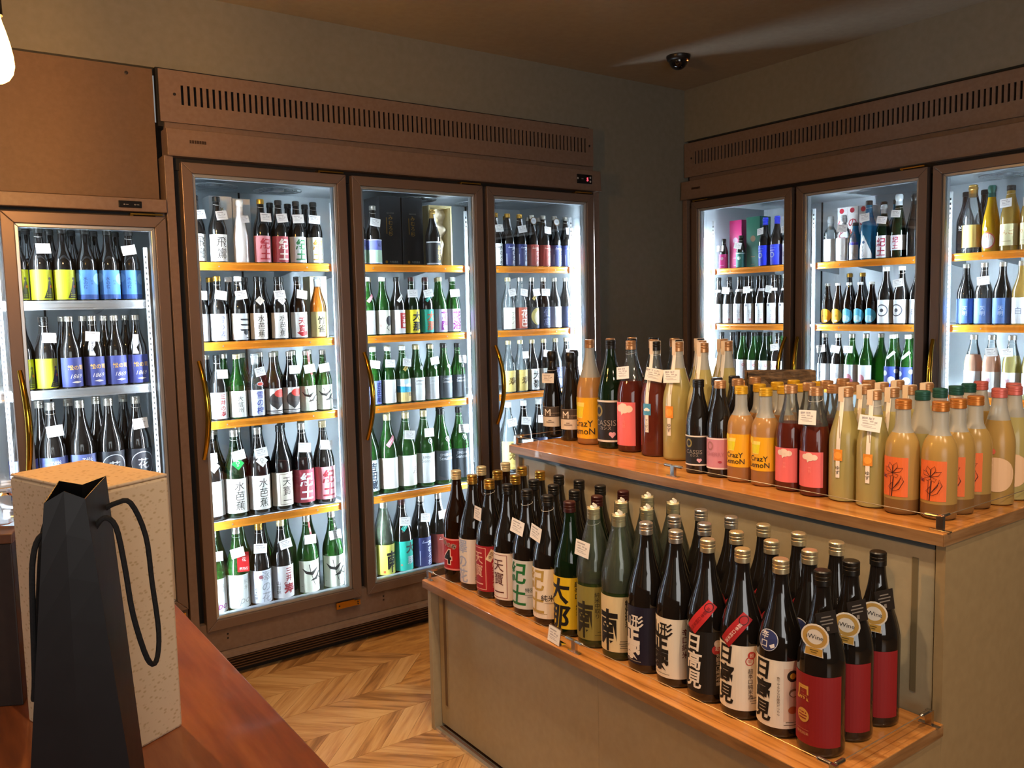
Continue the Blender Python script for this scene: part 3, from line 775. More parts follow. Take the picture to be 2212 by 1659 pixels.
CAPC = {'gold': ('#d0a24a', 0.28, 0.9), 'silver': ('#d6d2c8', 0.28, 0.9), 'cream': ('#d8c79c', 0.35, 0.5), 'black': ('#14120f', 0.35, 0.1), 'white': ('#f0eee8', 0.4, 0.0),
        'darkred': ('#3a1412', 0.35, 0.2), 'copper': ('#c99566', 0.35, 0.7), 'yellow': ('#d6a324', 0.4, 0.4), 'orange': ('#c37c3a', 0.35, 0.6), 'green': ('#1f4f45', 0.4, 0.3),
        'pink': ('#c96a63', 0.4, 0.4), 'clearcap': ('#c9d2d6', 0.12, 0.2), 'champagne': ('#d9cba6', 0.3, 0.8), 'blue': ('#2438c8', 0.3, 0.1), 'goldfoil': ('#c9a15a', 0.3, 0.8)}
def cap_mat(c):
    h, r, m = CAPC[c]; return mat('cap_' + c, h, r, m)
BIG = dict(H=0.398, R=0.0508, prof=[(0.0, 0.0), (0.044, 0.0), (0.0498, 0.004), (0.0508, 0.012), (0.0508, 0.190), (0.0499, 0.208), (0.0472, 0.226), (0.0422, 0.246), (0.0355, 0.268), (0.028, 0.292), (0.0222, 0.318), (0.0185, 0.342), (0.0168, 0.362), (0.0164, 0.372)], cap=(0.0185, 0.366, 0.398), lab=(0.024, 0.180), price=0.285)
MID = dict(H=0.288, R=0.0385, prof=[(0.0, 0.0), (0.033, 0.0), (0.0378, 0.003), (0.0385, 0.010), (0.0385, 0.140), (0.0375, 0.154), (0.0345, 0.168), (0.0295, 0.184), (0.0240, 0.200), (0.0190, 0.218), (0.0160, 0.236), (0.0148, 0.254), (0.0145, 0.272)], cap=(0.0162, 0.266, 0.288), lab=(0.008, 0.124), price=0.205)
MID2 = dict(H=0.295, R=0.0395, prof=[(0.0, 0.0), (0.034, 0.0), (0.039, 0.003), (0.0395, 0.010), (0.0395, 0.150), (0.0385, 0.166), (0.035, 0.184), (0.029, 0.206), (0.0225, 0.230), (0.0180, 0.252), (0.0165, 0.268), (0.0165, 0.276)], cap=(0.0182, 0.271, 0.295), lab=(0.024, 0.124), price=0.215)
ROUND = dict(H=0.281, R=0.0400, prof=[(0.0, 0.0), (0.034, 0.0), (0.0392, 0.004), (0.0400, 0.012), (0.0400, 0.150), (0.0392, 0.164), (0.0365, 0.178), (0.0315, 0.190), (0.0250, 0.200), (0.0200, 0.210), (0.0180, 0.222), (0.0172, 0.245), (0.0170, 0.262)], cap=(0.0192, 0.257, 0.281), lab=(0.045, 0.142), price=0.22)
CHAMP = dict(H=0.348, R=0.0410, prof=[(0.0, 0.0), (0.036, 0.0), (0.0402, 0.004), (0.0410, 0.014), (0.0410, 0.125), (0.0400, 0.150), (0.0370, 0.176), (0.0325, 0.202), (0.0270, 0.230), (0.0218, 0.258), (0.0183, 0.282), (0.0165, 0.300)], cap=(0.0185, 0.285, 0.348), lab=(0.045, 0.125), price=0.24)
BEER = dict(H=0.222, R=0.0300, prof=[(0.0, 0.0), (0.026, 0.0), (0.0295, 0.003), (0.030, 0.008), (0.030, 0.105), (0.0285, 0.122), (0.0235, 0.142), (0.0175, 0.165), (0.0145, 0.185), (0.0135, 0.212)], cap=(0.0148, 0.208, 0.222), lab=(0.010, 0.085), price=0.16)
FLASK = dict(H=0.248, R=0.0360, prof=[(0.0, 0.0), (0.031, 0.0), (0.0355, 0.003), (0.036, 0.008), (0.036, 0.140), (0.0345, 0.155), (0.029, 0.170), (0.0205, 0.182), (0.0155, 0.192), (0.0145, 0.215)], cap=(0.0165, 0.206, 0.248), lab=(0.008, 0.125), price=0.175)
SLIM = dict(H=0.205, R=0.030, prof=[(0.0, 0.0), (0.026, 0.0), (0.0295, 0.003), (0.030, 0.008), (0.030, 0.110), (0.0285, 0.124), (0.023, 0.142), (0.0165, 0.160), (0.0145, 0.178), (0.0142, 0.192)], cap=(0.0160, 0.187, 0.205), lab=(0.008, 0.10), price=0.14)
KIND = dict(big=BIG, mid=MID, mid2=MID2, round=ROUND, champ=CHAMP, beer=BEER, flask=FLASK, slim=SLIM)
def rf(kind):
    P = KIND[kind]['prof']
    def f(z):
        for (r0, z0), (r1, z1) in zip(P[1:], P[2:]):
            if z <= z1:
                t = 0 if z1 == z0 else max(0.0, min(1.0, (z - z0) / (z1 - z0)))
                return r0 + (r1 - r0) * t
        return P[-1][0]
    return f
BODY = {}; CAPM = {}; LABM = {}; PLACED = []
def body_mesh(kind, glass, fine):
    key = (kind, glass, fine)
    if key in BODY: return BODY[key]
    K = KIND[kind]; seg = 32 if fine else 20
    prof = list(K['prof']); mats = [gl_mat(g) for g in (glass if isinstance(glass, tuple) and False else ([glass] if isinstance(glass, str) else [g for g, _ in glass]))]
    mi = None
    if not isinstance(glass, str):
        # glass: ((name, up_to_z), ...) coloured by fill level
        cuts = [z for _, z in glass[:-1]]
        f = rf(kind)
        for c in cuts:
            i = next(i for i, q in enumerate(prof) if q[1] > c); prof.insert(i, (f(c), c))
        mi = []
        for (r0, z0), (r1, z1) in zip(prof, prof[1:]):
            zc = (z0 + z1) / 2
            mi.append(next((i for i, (_, zz) in enumerate(glass) if zz is None or zc < zz), len(glass) - 1))
    mb = MB(); mb.lathe(prof, seg, mats=mi)
    BODY[key] = mb.mesh('bottle_body', mats, True, 50)
    return BODY[key]
def cap_mesh(kind, cap, fine):
    key = (kind, cap, fine)
    if key in CAPM: return CAPM[key]
    K = KIND[kind]; r, z0, z1 = K['cap']; h = z1 - z0; seg = 28 if fine else 16
    rn = K['prof'][-1][0]
    if kind == 'champ':
        P = [(0.0185, z0 - 0.07 * 0), (0.0180, z0 + 0.012), (0.0175, z0 + 0.02), (0.0165, z0 + 0.022), (0.0172, z0 + 0.026), (0.0200, z0 + 0.034), (0.0208, z0 + 0.044), (0.0200, z0 + 0.054), (0.016, z0 + 0.061), (0.0, z0 + 0.063)]
    elif cap in ('clearcap', 'goldfoil', 'blue'):
        P = [(rn + 0.0012, z0 - 0.03), (rn + 0.0012, z0), (r + 0.001, z0 + 0.002), (r + 0.001, z0 + h * 0.5), (r * 0.9, z0 + h * 0.6), (r, z0 + h * 0.8), (r * 0.8, z1 - 0.001), (0.0, z1)]
    else:
        g = 0.0007
        P = [(r - 0.001, z0), (r, z0 + 0.001), (r, z0 + h * 0.38), (r - g, z0 + h * 0.41), (r, z0 + h * 0.45), (r, z0 + h * 0.62), (r - g, z0 + h * 0.65), (r, z0 + h * 0.69), (r, z1 - 0.0025), (r - 0.0025, z1), (r * 0.6, z1 + 0.0002), (0.0, z1 + 0.0002)]
    mb = MB(); mb.lathe(P, seg)
    CAPM[key] = mb.mesh('cap', cap_mat(cap), True, 35)
    return CAPM[key]

# ---- label designs: (paper colour, half angle, [(piece in label-height units, ink)], overrides)
K_ = '#15120f'
def gl(*rows):
    """small unreadable fine print as bars"""
    return [(RECT(u, v, w, 0.010), c, 'print#fine') for (u, v, w, c) in rows]
def seal(u, v, s, c, txt=None, rot=0.0):
    return [(RECT(u, v, s, s, rot), c)]
def leafmark(u, v, s, c):
    S = lambda pts, w: (STROKE([(u + s * a, v + s * b) for a, b in pts], [s * x for x in w]), c)
    return [S([(-0.5, 0.25), (-0.35, 0.10), (-0.15, 0.05), (0.15, 0.30)], [0.02, 0.10, 0.14, 0.02]), S([(-0.2, -0.2), (0.0, -0.15), (0.15, 0.05), (0.45, 0.10)], [0.02, 0.12, 0.10, 0.02]),
            S([(-0.25, 0.4), (-0.2, 0.1), (-0.05, -0.4)], [0.03, 0.02, 0.02]), S([(0.1, -0.1), (0.25, -0.2), (0.4, -0.1), (0.45, -0.25)], [0.04, 0.06, 0.05, 0.02]), S([(0.3, -0.2), (0.38, -0.6)], [0.02, 0.015])]
DES = {
 # lower island, front row
 'four': ('#b0171f', 84, [(RECT(0, 0.47, 1.5, 0.05), '#e08a8a'), (RECT(0, -0.47, 1.5, 0.05), '#e08a8a'), (T('4', 0.06, -0.08, 0.62, 0.07), '#f2d0c8'), (T('4', 0.06, -0.08, 0.62, 0.02), K_), (T('三井の寿', 0.05, 0.32, 0.17, 0.05, rot=-0.25), '#f0d8cc'), (T('三井の寿', 0.05, 0.32, 0.17, 0.01, rot=-0.25), K_)], dict(z=(0.045, 0.160))),
 'sawa': ('#e6e0dc', 84, [(T('澤の花', 0.02, 0.0, 0.33, 0.012, True), '#a9b6d8'), (T('さらら', 0.42, 0.22, 0.13, 0.0, True), '#9a8f88'), (POLY([(0.36, -0.05), (0.46, -0.16), (0.52, -0.02), (0.44, 0.06)]), '#3d4674')] + gl((0.4, -0.36, 0.12, '#8a8078'), (0.4, -0.40, 0.12, '#8a8078'))),
 'tenred': ('#a5202a', 84, [(FRAME(0.02, 0, 0.42, 0.92, 0.012), '#e8b9a0'), (T('天寶一', 0.02, 0.0, 0.29, 0.004, True), '#e8b9a0'), (RECT(0.34, 0.30, 0.13, 0.26, -0.5), '#e6cfae'), (T('超辛', 0.34, 0.30, 0.09, 0.004, True, rot=-0.5), '#6b4a30'), (T('純米千本錦', 0.42, -0.12, 0.115, 0.006, True), '#f0cdb4')]),
 'tenwhite': ('#eee2d6', 84, [(FRAME(0.04, 0, 0.42, 0.92, 0.012), '#8e3a2c'), (T('天寶一', 0.04, 0.0, 0.29, 0.004, True), '#5b2a20'), (T('山田錦', 0.44, 0.26, 0.125, 0.01, True), K_), (T('純米酒', 0.46, -0.16, 0.125, 0.01, True), K_)]),
 'kidgreen': ('#cfd2d0', 84, [(T('紀土', 0.02, 0.02, 0.46, 0.02, True, shear=0.1), '#1c6b35'), (T('特別純米', 0.42, -0.10, 0.10, 0.002), '#33443a'), (T('キッド', 0.44, 0.20, 0.08, 0.0, True), '#556')] + gl((0.42, -0.2, 0.4, '#777'), (0.42, -0.24, 0.3, '#777'))),
 'kidgold': ('#efe3d2', 84, [(T('紀土', 0.0, 0.05, 0.46, 0.016, True, shear=0.1), '#b99a4c'), (T('純米酒', 0.36, -0.08, 0.14, 0.006), '#3b2b20')] + gl((0.40, -0.18, 0.35, '#a98a6a'), (0.05, -0.40, 0.45, '#b99a4c')) + seal(0.52, -0.36, 0.04, '#b0502e')),
 'daina': ('#e8c11e', 84, [(T('大那', 0.02, -0.02, 0.50, 0.03, True, shear=0.12), K_), (T('超辛口', 0.42, 0.26, 0.115, 0.012, True), K_), (T('純米', 0.44, -0.12, 0.115, 0.012, True), K_)]),
 'minami_o': ('#8f8440', 84, [(T('南', 0.06, -0.08, 0.62, 0.03, sx=0.62), '#2b2614'), (RECT(0.06, -0.36, 0.045, 0.22), '#2b2614'), (T('無濾過', 0.44, 0.30, 0.10, 0.004, True), '#33301a'), (T('純米中取り', 0.32, 0.16, 0.10, 0.004, True), '#33301a')] + gl((0.42, -0.34, 0.2, '#4a4622'), (0.42, -0.40, 0.3, '#4a4622'))),
 'minami_c': ('#e3cf9f', 84, [(T('南', 0.06, -0.06, 0.66, 0.035, sx=0.62), K_), (RECT(0.06, -0.38, 0.05, 0.22), K_), (T('特別純米', 0.44, 0.20, 0.125, 0.012, True), K_)] + gl((0.40, -0.30, 0.22, '#4a4030'), (0.42, -0.34, 0.28, '#4a4030'), (0.42, -0.38, 0.24, '#4a4030'), (0.44, -0.42, 0.3, '#4a4030'))),
 'yamanavy': ('#14142a', 84, [(T('山形', -0.02, 0.24, 0.24, 0.02), '#e9e2d6'), (T('正', -0.02, 0.0, 0.32, 0.06), '#e9e2d6'), (T('宗', -0.02, -0.26, 0.32, 0.06), '#e9e2d6'), (RECT(-0.02, -0.45, 0.36, 0.012), '#a09888')]),
 'yamawhite': ('#efe4cf', 84, [(T('山形', -0.04, 0.30, 0.25, 0.02), K_), (T('正', -0.04, 0.06, 0.32, 0.06), K_), (T('宗', -0.04, -0.22, 0.32, 0.06), K_), (T('辛口純米', 0.40, 0.10, 0.125, 0.008, True), '#6b2a20'), (RECT(-0.04, -0.44, 0.36, 0.010), '#7a7060')]),
 'hida_b': ('#141210', 84, [(T('日高見', -0.02, 0.0, 0.30, 0.025, True, shear=0.1), '#efe8dc'), (DISC(0.36, 0.22, 0.075), '#b23030', 'seal#1'), (DISC(0.38, 0.32, 0.06), '#d9c8bc', 'seal#2'), (T('弥助', 0.37, 0.27, 0.07, 0.006, True), '#efe8dc', 'lettering#side'), (T('芳醇辛口純米吟醸', 0.38, -0.10, 0.065, 0.002, True), '#d8cfc2', 'lettering#side')]),
 'hida_w': ('#efe4d2', 84, [(T('日高見', -0.06, 0.02, 0.31, 0.03, True, shear=0.1), K_), (DISC(0.36, 0.36, 0.06), '#c03a34', 'seal#1'), (RING(0.33, 0.27, 0.065, 0.012), '#c03a34', 'seal#2'), (T('超', 0.36, 0.36, 0.07, 0.0), '#f2e2d2', 'lettering#top'), (T('辛', 0.33, 0.27, 0.07, 0.0), '#c03a34', 'lettering#top'), (T('超辛口純米酒', 0.34, -0.08, 0.08, 0.004, True), '#5a4c40', 'lettering#side')] + gl((0.45, -0.30, 0.2, '#6b6058'), (0.45, -0.34, 0.24, '#6b6058'), (0.45, -0.38, 0.2, '#6b6058'))),
 'hida_s': ('#efe3d0', 84, [(RECT(0.42, 0.0, 0.30, 0.78), '#e8cdb6'), (T('日高見', -0.06, 0.02, 0.31, 0.03, True, shear=0.1), K_), (DISC(0.40, 0.28, 0.085), '#2a2018', 'illustration#1'), (DISC(0.40, 0.28, 0.045), '#c9992e', 'illustration#1'), (DISC(0.52, 0.30, 0.05), '#2a2018', 'illustration#2'), (DISC(0.42, 0.03, 0.08, 16, 0.8), '#8a6e54', 'illustration#3'), (DISC(0.42, 0.02, 0.06, 16, 0.7), '#e6d8c4', 'illustration#3'), (DISC(0.40, -0.22, 0.07, 16, 0.8), '#c06a3c', 'illustration#4'), (DISC(0.50, -0.23, 0.065, 16, 0.8), '#cf8a55', 'illustration#5'), (T('魚でやるなら日高見だっちゃ', 0.20, -0.02, 0.045, 0.0, True), '#4a3c34', 'lettering#side')] + gl((0.42, -0.40, 0.24, '#5a5048'), (0.42, -0.44, 0.3, '#5a5048'))),
 'houou': ('#8c1a1e', 86, [(T('鳳', -0.06, 0.22, 0.24, 0.02), '#cf9c48'), (DISC(-0.06, -0.10, 0.10), '#cf9c48'), (RECT(-0.06, -0.06, 0.12, 0.018), '#8c1a1e'), (RECT(-0.06, -0.10, 0.14, 0.018), '#8c1a1e'), (RECT(-0.06, -0.14, 0.12, 0.018), '#8c1a1e'), (RECT(-0.06, -0.30, 0.2, 0.008), '#b06a50'), (T('特別純米', -0.06, -0.35, 0.05, 0.0), '#cfa070')]),
 # upper island
 'mspark': ('#ddd2c4', 55, [(RECT(0, 0.25, 2.0, 0.5), '#4a3f36'), (RECT(0.1, 0.18, 0.8, 0.05), '#8a7a68'), (RECT(-0.2, 0.08, 0.9, 0.04), '#75675a'), (T('M', -0.12, 0.22, 0.50, 0.0), '#f1ece4'), (RECT(0, -0.18, 0.16, 0.03), '#5a5048'), (RECT(0, -0.27, 0.4, 0.05), '#8a8078')]),
 'lemon': ('#e8a915', 80, [(POLY([(-0.22, 0.38), (0.12, 0.38), (0.06, 0.0), (-0.16, 0.0)]), '#f2dc6a'), (POLY([(-0.20, 0.28), (0.10, 0.28), (0.06, 0.02), (-0.16, 0.02)]), '#e3d21c'), (DISC(-0.22, 0.40, 0.10), '#f0d040'), (T('CrazY', 0.05, -0.13, 0.22, 0.008), '#2a1c10'), (T('LemoN', 0.05, -0.32, 0.22, 0.008), '#2a1c10')]),
 'cassis': ('#1c191b', 86, [(RECT(0, 0.47, 3.0, 0.045), '#d8d0c4'), (RECT(0, -0.47, 3.0, 0.045), '#d8d0c4'), (RING(-0.05, 0.24, 0.12, 0.045, sy=1.2), '#8a7a40'), (T('CASSIS', 0.12, -0.04, 0.19, 0.0), '#8c8378'), (T('カシス', 0.14, -0.16, 0.10, 0.0), '#a89c90'), (DISC(0.27, -0.30, 0.045), '#d9a3b0'), (DISC(0.34, -0.30, 0.045), '#d9a3b0'), (POLY([(0.235, -0.32), (0.375, -0.32), (0.305, -0.40)]), '#d9a3b0')]),
 'cassisp': ('#c98493', 86, [(RECT(0, 0.47, 3.0, 0.045), '#e8d4d0'), (RECT(0, -0.47, 3.0, 0.045), '#e8d4d0'), (RING(-0.05, 0.24, 0.12, 0.045, sy=1.2), '#a86c6c'), (T('CHERRY', 0.10, -0.02, 0.17, 0.0), '#b87480'), (DISC(0.28, -0.26, 0.06, 16, 0.6), '#a8394a')]),
 'pinkume': ('#e46a6a', 62, [(DISC(0.08, 0.34, 0.12, 20, 0.8), '#ecd3bf'), (DISC(-0.05, 0.36, 0.10, 20, 0.8), '#ecd3bf'), (DISC(0.20, 0.35, 0.09, 20, 0.9), '#ecd3bf'), (DISC(0.06, 0.41, 0.10, 20, 0.7), '#ecd3bf'), (POLY([(0.0, 0.28), (0.1, 0.28), (0.02, 0.20)]), '#ecd3bf'), (T('完熟', 0.08, 0.0, 0.09, 0.0, True), '#f09088')]),
 'lotus': ('#e06a30', 50, [(STROKE([(0.02, 0.0), (0.0, -0.25), (-0.02, -0.5)], 0.03), '#4a1c16'), (STROKE([(-0.05, 0.0), (-0.06, -0.25), (-0.07, -0.5)], 0.015), '#7a3020'),
      (STROKE([(0.0, 0.10), (-0.18, 0.14), (-0.22, 0.24), (-0.10, 0.22), (0.0, 0.10)], 0.012), '#2c1210'), (STROKE([(0.0, 0.10), (0.18, 0.14), (0.24, 0.24), (0.10, 0.22), (0.0, 0.10)], 0.012), '#2c1210'), (STROKE([(0.0, 0.10), (-0.12, 0.26), (-0.08, 0.36), (0.0, 0.28), (0.0, 0.10)], 0.012), '#2c1210'), (STROKE([(0.0, 0.10), (0.12, 0.26), (0.10, 0.37), (0.02, 0.30), (0.0, 0.10)], 0.012), '#2c1210'), (STROKE([(0.0, 0.10), (-0.14, 0.06), (-0.08, 0.0), (0.02, 0.04), (0.0, 0.10)], 0.012), '#2c1210'), (STROKE([(0.0, 0.10), (0.14, 0.06), (0.10, -0.02), (0.02, 0.02), (0.0, 0.10)], 0.012), '#2c1210'),
      (STROKE([(0.02, -0.30), (0.16, -0.12), (0.20, 0.05), (0.26, -0.10), (0.16, -0.30), (0.04, -0.36), (-0.10, -0.26), (0.0, -0.14)], 0.014), '#2c1210'), (STROKE([(0.02, -0.30), (0.2, -0.02)], 0.012), '#2c1210'), (POLY([(-0.25, 0.08), (-0.20, 0.02), (-0.13, 0.06), (-0.18, 0.0), (-0.14, -0.05), (-0.21, -0.03), (-0.26, -0.04)]), '#6a2c3c')]),
 'roundpink': (None, 88, [(DISC(0.16, 0.05, 0.46, 28), '#e0b890'), (DISC(0.06, 0.66, 0.08), '#d0604a')]),
}
def small(c, txt, tc, side=None, sc='#4a443e', a=80, size=None, z=None, extra=(), u=0.02, bold=0.015, shear=0.08):
    """a plain paper label with upright lettering and optional small side lettering"""
    n = len(txt); size = size or min(0.42, 0.86 / max(n, 1))
    it = list(extra) + [(T(txt, u, 0.0, size, bold, True, shear=shear), tc)]
    if side: it.append((T(side, 0.42, 0.05, 0.8 / max(len(side), 5) * 0.62, 0.0, True), sc))
    return (c, a, it, dict(z=z) if z else {})
DES.update({
 # back cooler
 'byan': small('#e8e8e4', '飛鸞', '#3a3530', bold=0.0), 'kid_p': small('#c77f86', '紀土', '#a3202e', bold=0.03), 'kid_r': small('#9c3a44', '紀土', '#e6d6cc', bold=0.03), 'kid_g': small('#c9ccce', '紀土', '#1f6b3a', bold=0.03), 'kid_o': small('#e9e6dc', '紀土', '#c99a4a', bold=0.03),
 'zaku': small('#eeeef0', '雪の茅', '#7a86b8', bold=0.0), 'sanju': ('#d9dde2', 80, [(POLY([(-0.12, 0.30), (0.30, 0.30), (0.30, 0.22), (-0.08, 0.24)]), '#20242a'), (POLY([(-0.12, 0.10), (0.30, 0.10), (0.30, 0.02), (-0.08, 0.04)]), '#20242a'), (POLY([(-0.14, -0.10), (0.32, -0.10), (0.32, -0.18), (-0.10, -0.16)]), '#20242a'), (DISC(0.10, -0.22, 0.10), '#20242a'), (RECT(0.2, -0.42, 0.2, 0.04), '#555')], {}),
 'basho': small('#ece8df', '水芭蕉', '#2c2620', '純米吟醸', '#5a6a58', bold=0.0), 'tenbo': small('#ece6de', '天寶', '#9c1c24', '純米大吟醸', extra=[(POLY([(-0.2, -0.30), (0.3, -0.24), (0.3, -0.40), (0.0, -0.46)]), '#b01c24')], size=0.30), 'take': small('#dccb8c', '竹雀', '#2e2820', size=0.34),
 'mii_s': small('#efecea', '三井の寿', '#a01c24', '吟醸', size=0.22), 'otoko': small('#efeee6', '大信州', '#3c3a34', bold=0.0, size=0.22), 'yukiume': small('#dfe3ea', '雪の梅', '#3a50b0', size=0.30, bold=0.01),
 'blackred': ('#e4e1dc', 80, [(DISC(0.02, 0.04, 0.30, 28), '#2a2422'), (POLY([(-0.26, -0.1), (0.30, -0.1), (0.02, -0.34)]), '#2a2422'), (DISC(0.16, 0.30, 0.24, 24, 0.65), '#d0342a'), (RECT(0, -0.38, 2.2, 0.035), '#2a2422'), (RECT(0, -0.45, 2.2, 0.02), '#6a6460')], {}),
 'leaf': ('#eef0dc', 82, leafmark(0.10, 0.05, 0.85, '#23201c') + gl((-0.35, -0.30, 0.05, '#444'), (0.1, -0.42, 0.05, '#444')), {}),
 'basho_l': small('#eeeae2', '水芭蕉', '#2a2520', '純米大吟醸', '#5a6a5a', bold=0.0), 'tenbo_l': ('#e4dac8', 84, [(FRAME(0.02, 0, 0.44, 0.92, 0.012), '#5a3a2c'), (T('天寶一', 0.02, 0.0, 0.29, 0.0, True), '#2c221c')], {}), 'kid_rl': small('#97323f', '紀土', '#e4e2e0', bold=0.03), 'kid_pl': small('#c98d94', '紀土', '#8c1f2c', bold=0.03), 'plainw': small('#f0f0ee', '大信', '#b8b8b0', bold=0.0, size=0.3),
 'ippo_p': ('#e9ecea', 82, [(T('ippo', 0.0, -0.34, 0.30, 0.0, shear=0.3), '#a03a90'), (T('純米', 0.12, 0.2, 0.14, 0.0, True), '#a8aaa4')], {}), 'ippo': ('#e6ebe8', 82, [(T('ippo', 0.0, -0.30, 0.32, 0.0, shear=0.3), '#a8aca8'), (T('純米', 0.16, 0.2, 0.16, 0.0, True), '#b0b4b0')], {}),
 'sawahana': ('#d9dce6', 84, [(T('澤の花', 0.10, 0.0, 0.32, 0.0, True, shear=0.1), '#9a9ca6'), (DISC(-0.06, 0.30, 0.06), '#8a5058'), (T('純米吟醸', -0.22, -0.2, 0.09, 0.0, True), '#4a4a50')], {}), 'mii_l': ('#d6d2d2', 84, [(T('三井', 0.12, 0.22, 0.22, 0.02, True), '#8c1f28'), (T('の', 0.0, -0.04, 0.12, 0.01), '#8c1f28'), (T('寿', 0.12, -0.22, 0.36, 0.03), '#8c1f28'), (T('山田錦', -0.22, -0.16, 0.14, 0.0, True), '#3a3430')], {}),
 'bluegreen': ('#6a70b8', 84, [(RECT(0, -0.22, 2.4, 0.56), '#b5d6b8'), (RECT(0, 0.48, 2.4, 0.04), '#e8e8e8'), (RECT(0, -0.48, 2.4, 0.04), '#e8e8e8'), (T('山', 0.14, 0.28, 0.18, 0.01), '#28305a')], {}),
 'blackgold': ('#141214', 84, [(RECT(0, 0.47, 2.4, 0.06), '#d6d6d6'), (RECT(0, -0.47, 2.4, 0.06), '#d6d6d6'), (T('みむろ', 0.16, 0.0, 0.22, 0.0, True), 'gold')], {}),
 'white1': small('#f0f0ee', '鶴', '#d8d8d6', bold=0.0, size=0.2), 'mouse': ('#e6e2d2', 80, [(DISC(0.14, 0.06, 0.16, 20, 1.3), '#1e1c22'), (STROKE([(0.1, -0.1), (0.0, -0.25), (0.12, -0.36)], 0.03), '#1e1c22'), (RECT(-0.25, -0.15, 0.05, 0.12), '#b0503a')], {}),
 'nana': ('#e4e0dc', 80, [(RECT(0.16, 0.05, 0.40, 0.66), '#c02c30'), (T('七本鎗', 0.16, 0.05, 0.20, 0.02, True), '#f0e6e0')], {}), 'daina_s': small('#e3cf2c', '大那', K_, bold=0.03, u=0.10), 'daina_t': small('#2aa08c', '大那', '#b0583c', bold=0.03, u=0.10), 'houou_p': small('#cfc6dc', '花陽浴'[:2], '#8a2c90', bold=0.03, u=0.12), 'houou_p2': small('#e4dfe6', '花浴', '#9a2c96', '純米吟醸', bold=0.03, u=0.06),
 'yoshi': small('#7a86dc', '吉田蔵', '#26306a', bold=0.02, u=0.12), 'tsuki': small('#ebe8e6', '月', '#3a3632', bold=0.0, size=0.2, u=0.2), 'beach': ('#3aa0c8', 82, [(RECT(0, 0.36, 2.4, 0.30), '#bfe0ee'), (RECT(0, -0.30, 2.4, 0.42), '#e2c884'), (POLY([(-0.5, 0.2), (0.1, 0.3), (0.6, 0.1), (0.1, 0.15)]), '#ffffff'), (RECT(0.12, -0.18, 0.05, 0.16), '#2a2420'), (RECT(0.22, -0.2, 0.05, 0.14), '#2a2420'), (RECT(0, 0.49, 2.4, 0.03), '#c9a050')], {}),
 'sens_w': ('#eef0ee', 84, [(T('EMISHIKI', 0.0, 0.36, 0.12, 0.0), '#4a4a4a'), (T('Sensation', 0.04, 0.24, 0.16, 0.0), '#9aa09e')], {}), 'sens_s': ('#c9ccce', 84, [(T('EMISHIKI', 0.0, 0.36, 0.12, 0.0), '#e8e8e8'), (T('Sensation', 0.04, 0.24, 0.16, 0.0), '#f2f2f2')], {}), 'sens_d': ('#43484e', 84, [(T('EMISHIKI', 0.0, 0.36, 0.12, 0.0), '#c9ccd0'), (T('Sensation', 0.04, 0.24, 0.16, 0.0), '#d6dade'), (RING(0.42, -0.2, 0.2, 0.015), '#787c82')], {}),
 'yoshi_l': small('#d6e2e8', '吉田蔵', '#2c3444', bold=0.03), 'pinkw': ('#f0ece6', 84, [(RECT(-0.3, 0, 0.26, 1.0), '#c9b4a4')], {}), 'tsuki_l': small('#ecebdf', '月', '#5a5852', bold=0.0, size=0.25, u=0.2),
 'minami_y': ('#c8c45a', 84, [(T('南', 0.12, -0.02, 0.62, 0.035, sx=0.62), K_), (RECT(0.12, -0.34, 0.05, 0.22), K_)] + seal(-0.15, -0.40, 0.08, '#c05a28'), {}), 'daina_tl': ('#29b09c', 84, [(T('大', 0.14, 0.26, 0.36, 0.04), '#35403a'), (T('那', 0.14, -0.16, 0.28, 0.03), '#c0c8cc')] + seal(-0.2, -0.30, 0.06, '#c07a60'), {}),
 'mimu_n': ('#2e3466', 84, [(T('みむろ杉', 0.14, -0.05, 0.22, 0.012, True, shear=0.1), '#d0d4e0'), (STROKE([(-0.1, 0.40), (-0.16, 0.32), (0.2, 0.34)], 0.03), '#c9cde0'), (RECT(-0.24, -0.2, 0.025, 0.5), '#b8bcd0')], {}), 'mimu_r': ('#a8463c', 84, [(T('みむろ杉', 0.14, -0.05, 0.22, 0.012, True, shear=0.1), '#e4d0c4'), (STROKE([(-0.1, 0.40), (-0.16, 0.32), (0.2, 0.34)], 0.03), '#e4c8bc')], {}), 'mimu_w': ('#e6e8e8', 84, [(T('みむろ杉', 0.14, -0.05, 0.22, 0.012, True, shear=0.1), '#28282c'), (STROKE([(-0.1, 0.40), (-0.16, 0.32), (0.2, 0.34)], 0.03), '#28282c')], {}),
 'cream': small('#efe9d2', 'フクノ', '#4a4030', bold=0.0, size=0.2), 'redor': small('#b8543c', '花巴', '#f0dcd0', bold=0.02), 'moon': ('#26282c', 82, [(DISC(0.12, 0.06, 0.34, 24, 1.2), '#b8a860'), (DISC(0.2, 0.0, 0.28, 24, 1.2), '#d8d2b0'), (POLY([(0.1, -0.5), (0.5, -0.5), (0.4, -0.2), (0.2, -0.3)]), '#33406a')], {}), 'darkblue': small('#262c48', '仙禽', '#8a90b8', bold=0.0), 'goldl': small('#d2b86a', '寿', '#6a5220', bold=0.02), 'caluw': small('#eceae4', '大嶺', '#2a2622', bold=0.02),
 # single-door cooler
 'limeb': ('#b4c226', 84, [(POLY([(0.02, -0.46), (0.36, -0.46), (0.34, -0.05), (0.26, 0.18), (0.20, 0.10), (0.14, -0.16)]), '#23241c'), (DISC(0.24, 0.20, 0.05), '#3a3430'), (DISC(0.28, -0.06, 0.05), '#b0562c')] + [(DISC(0.12 + 0.05 * (i % 4), -0.40 + 0.06 * (i // 4), 0.014, 8), '#b4c226') for i in range(9)], {}),
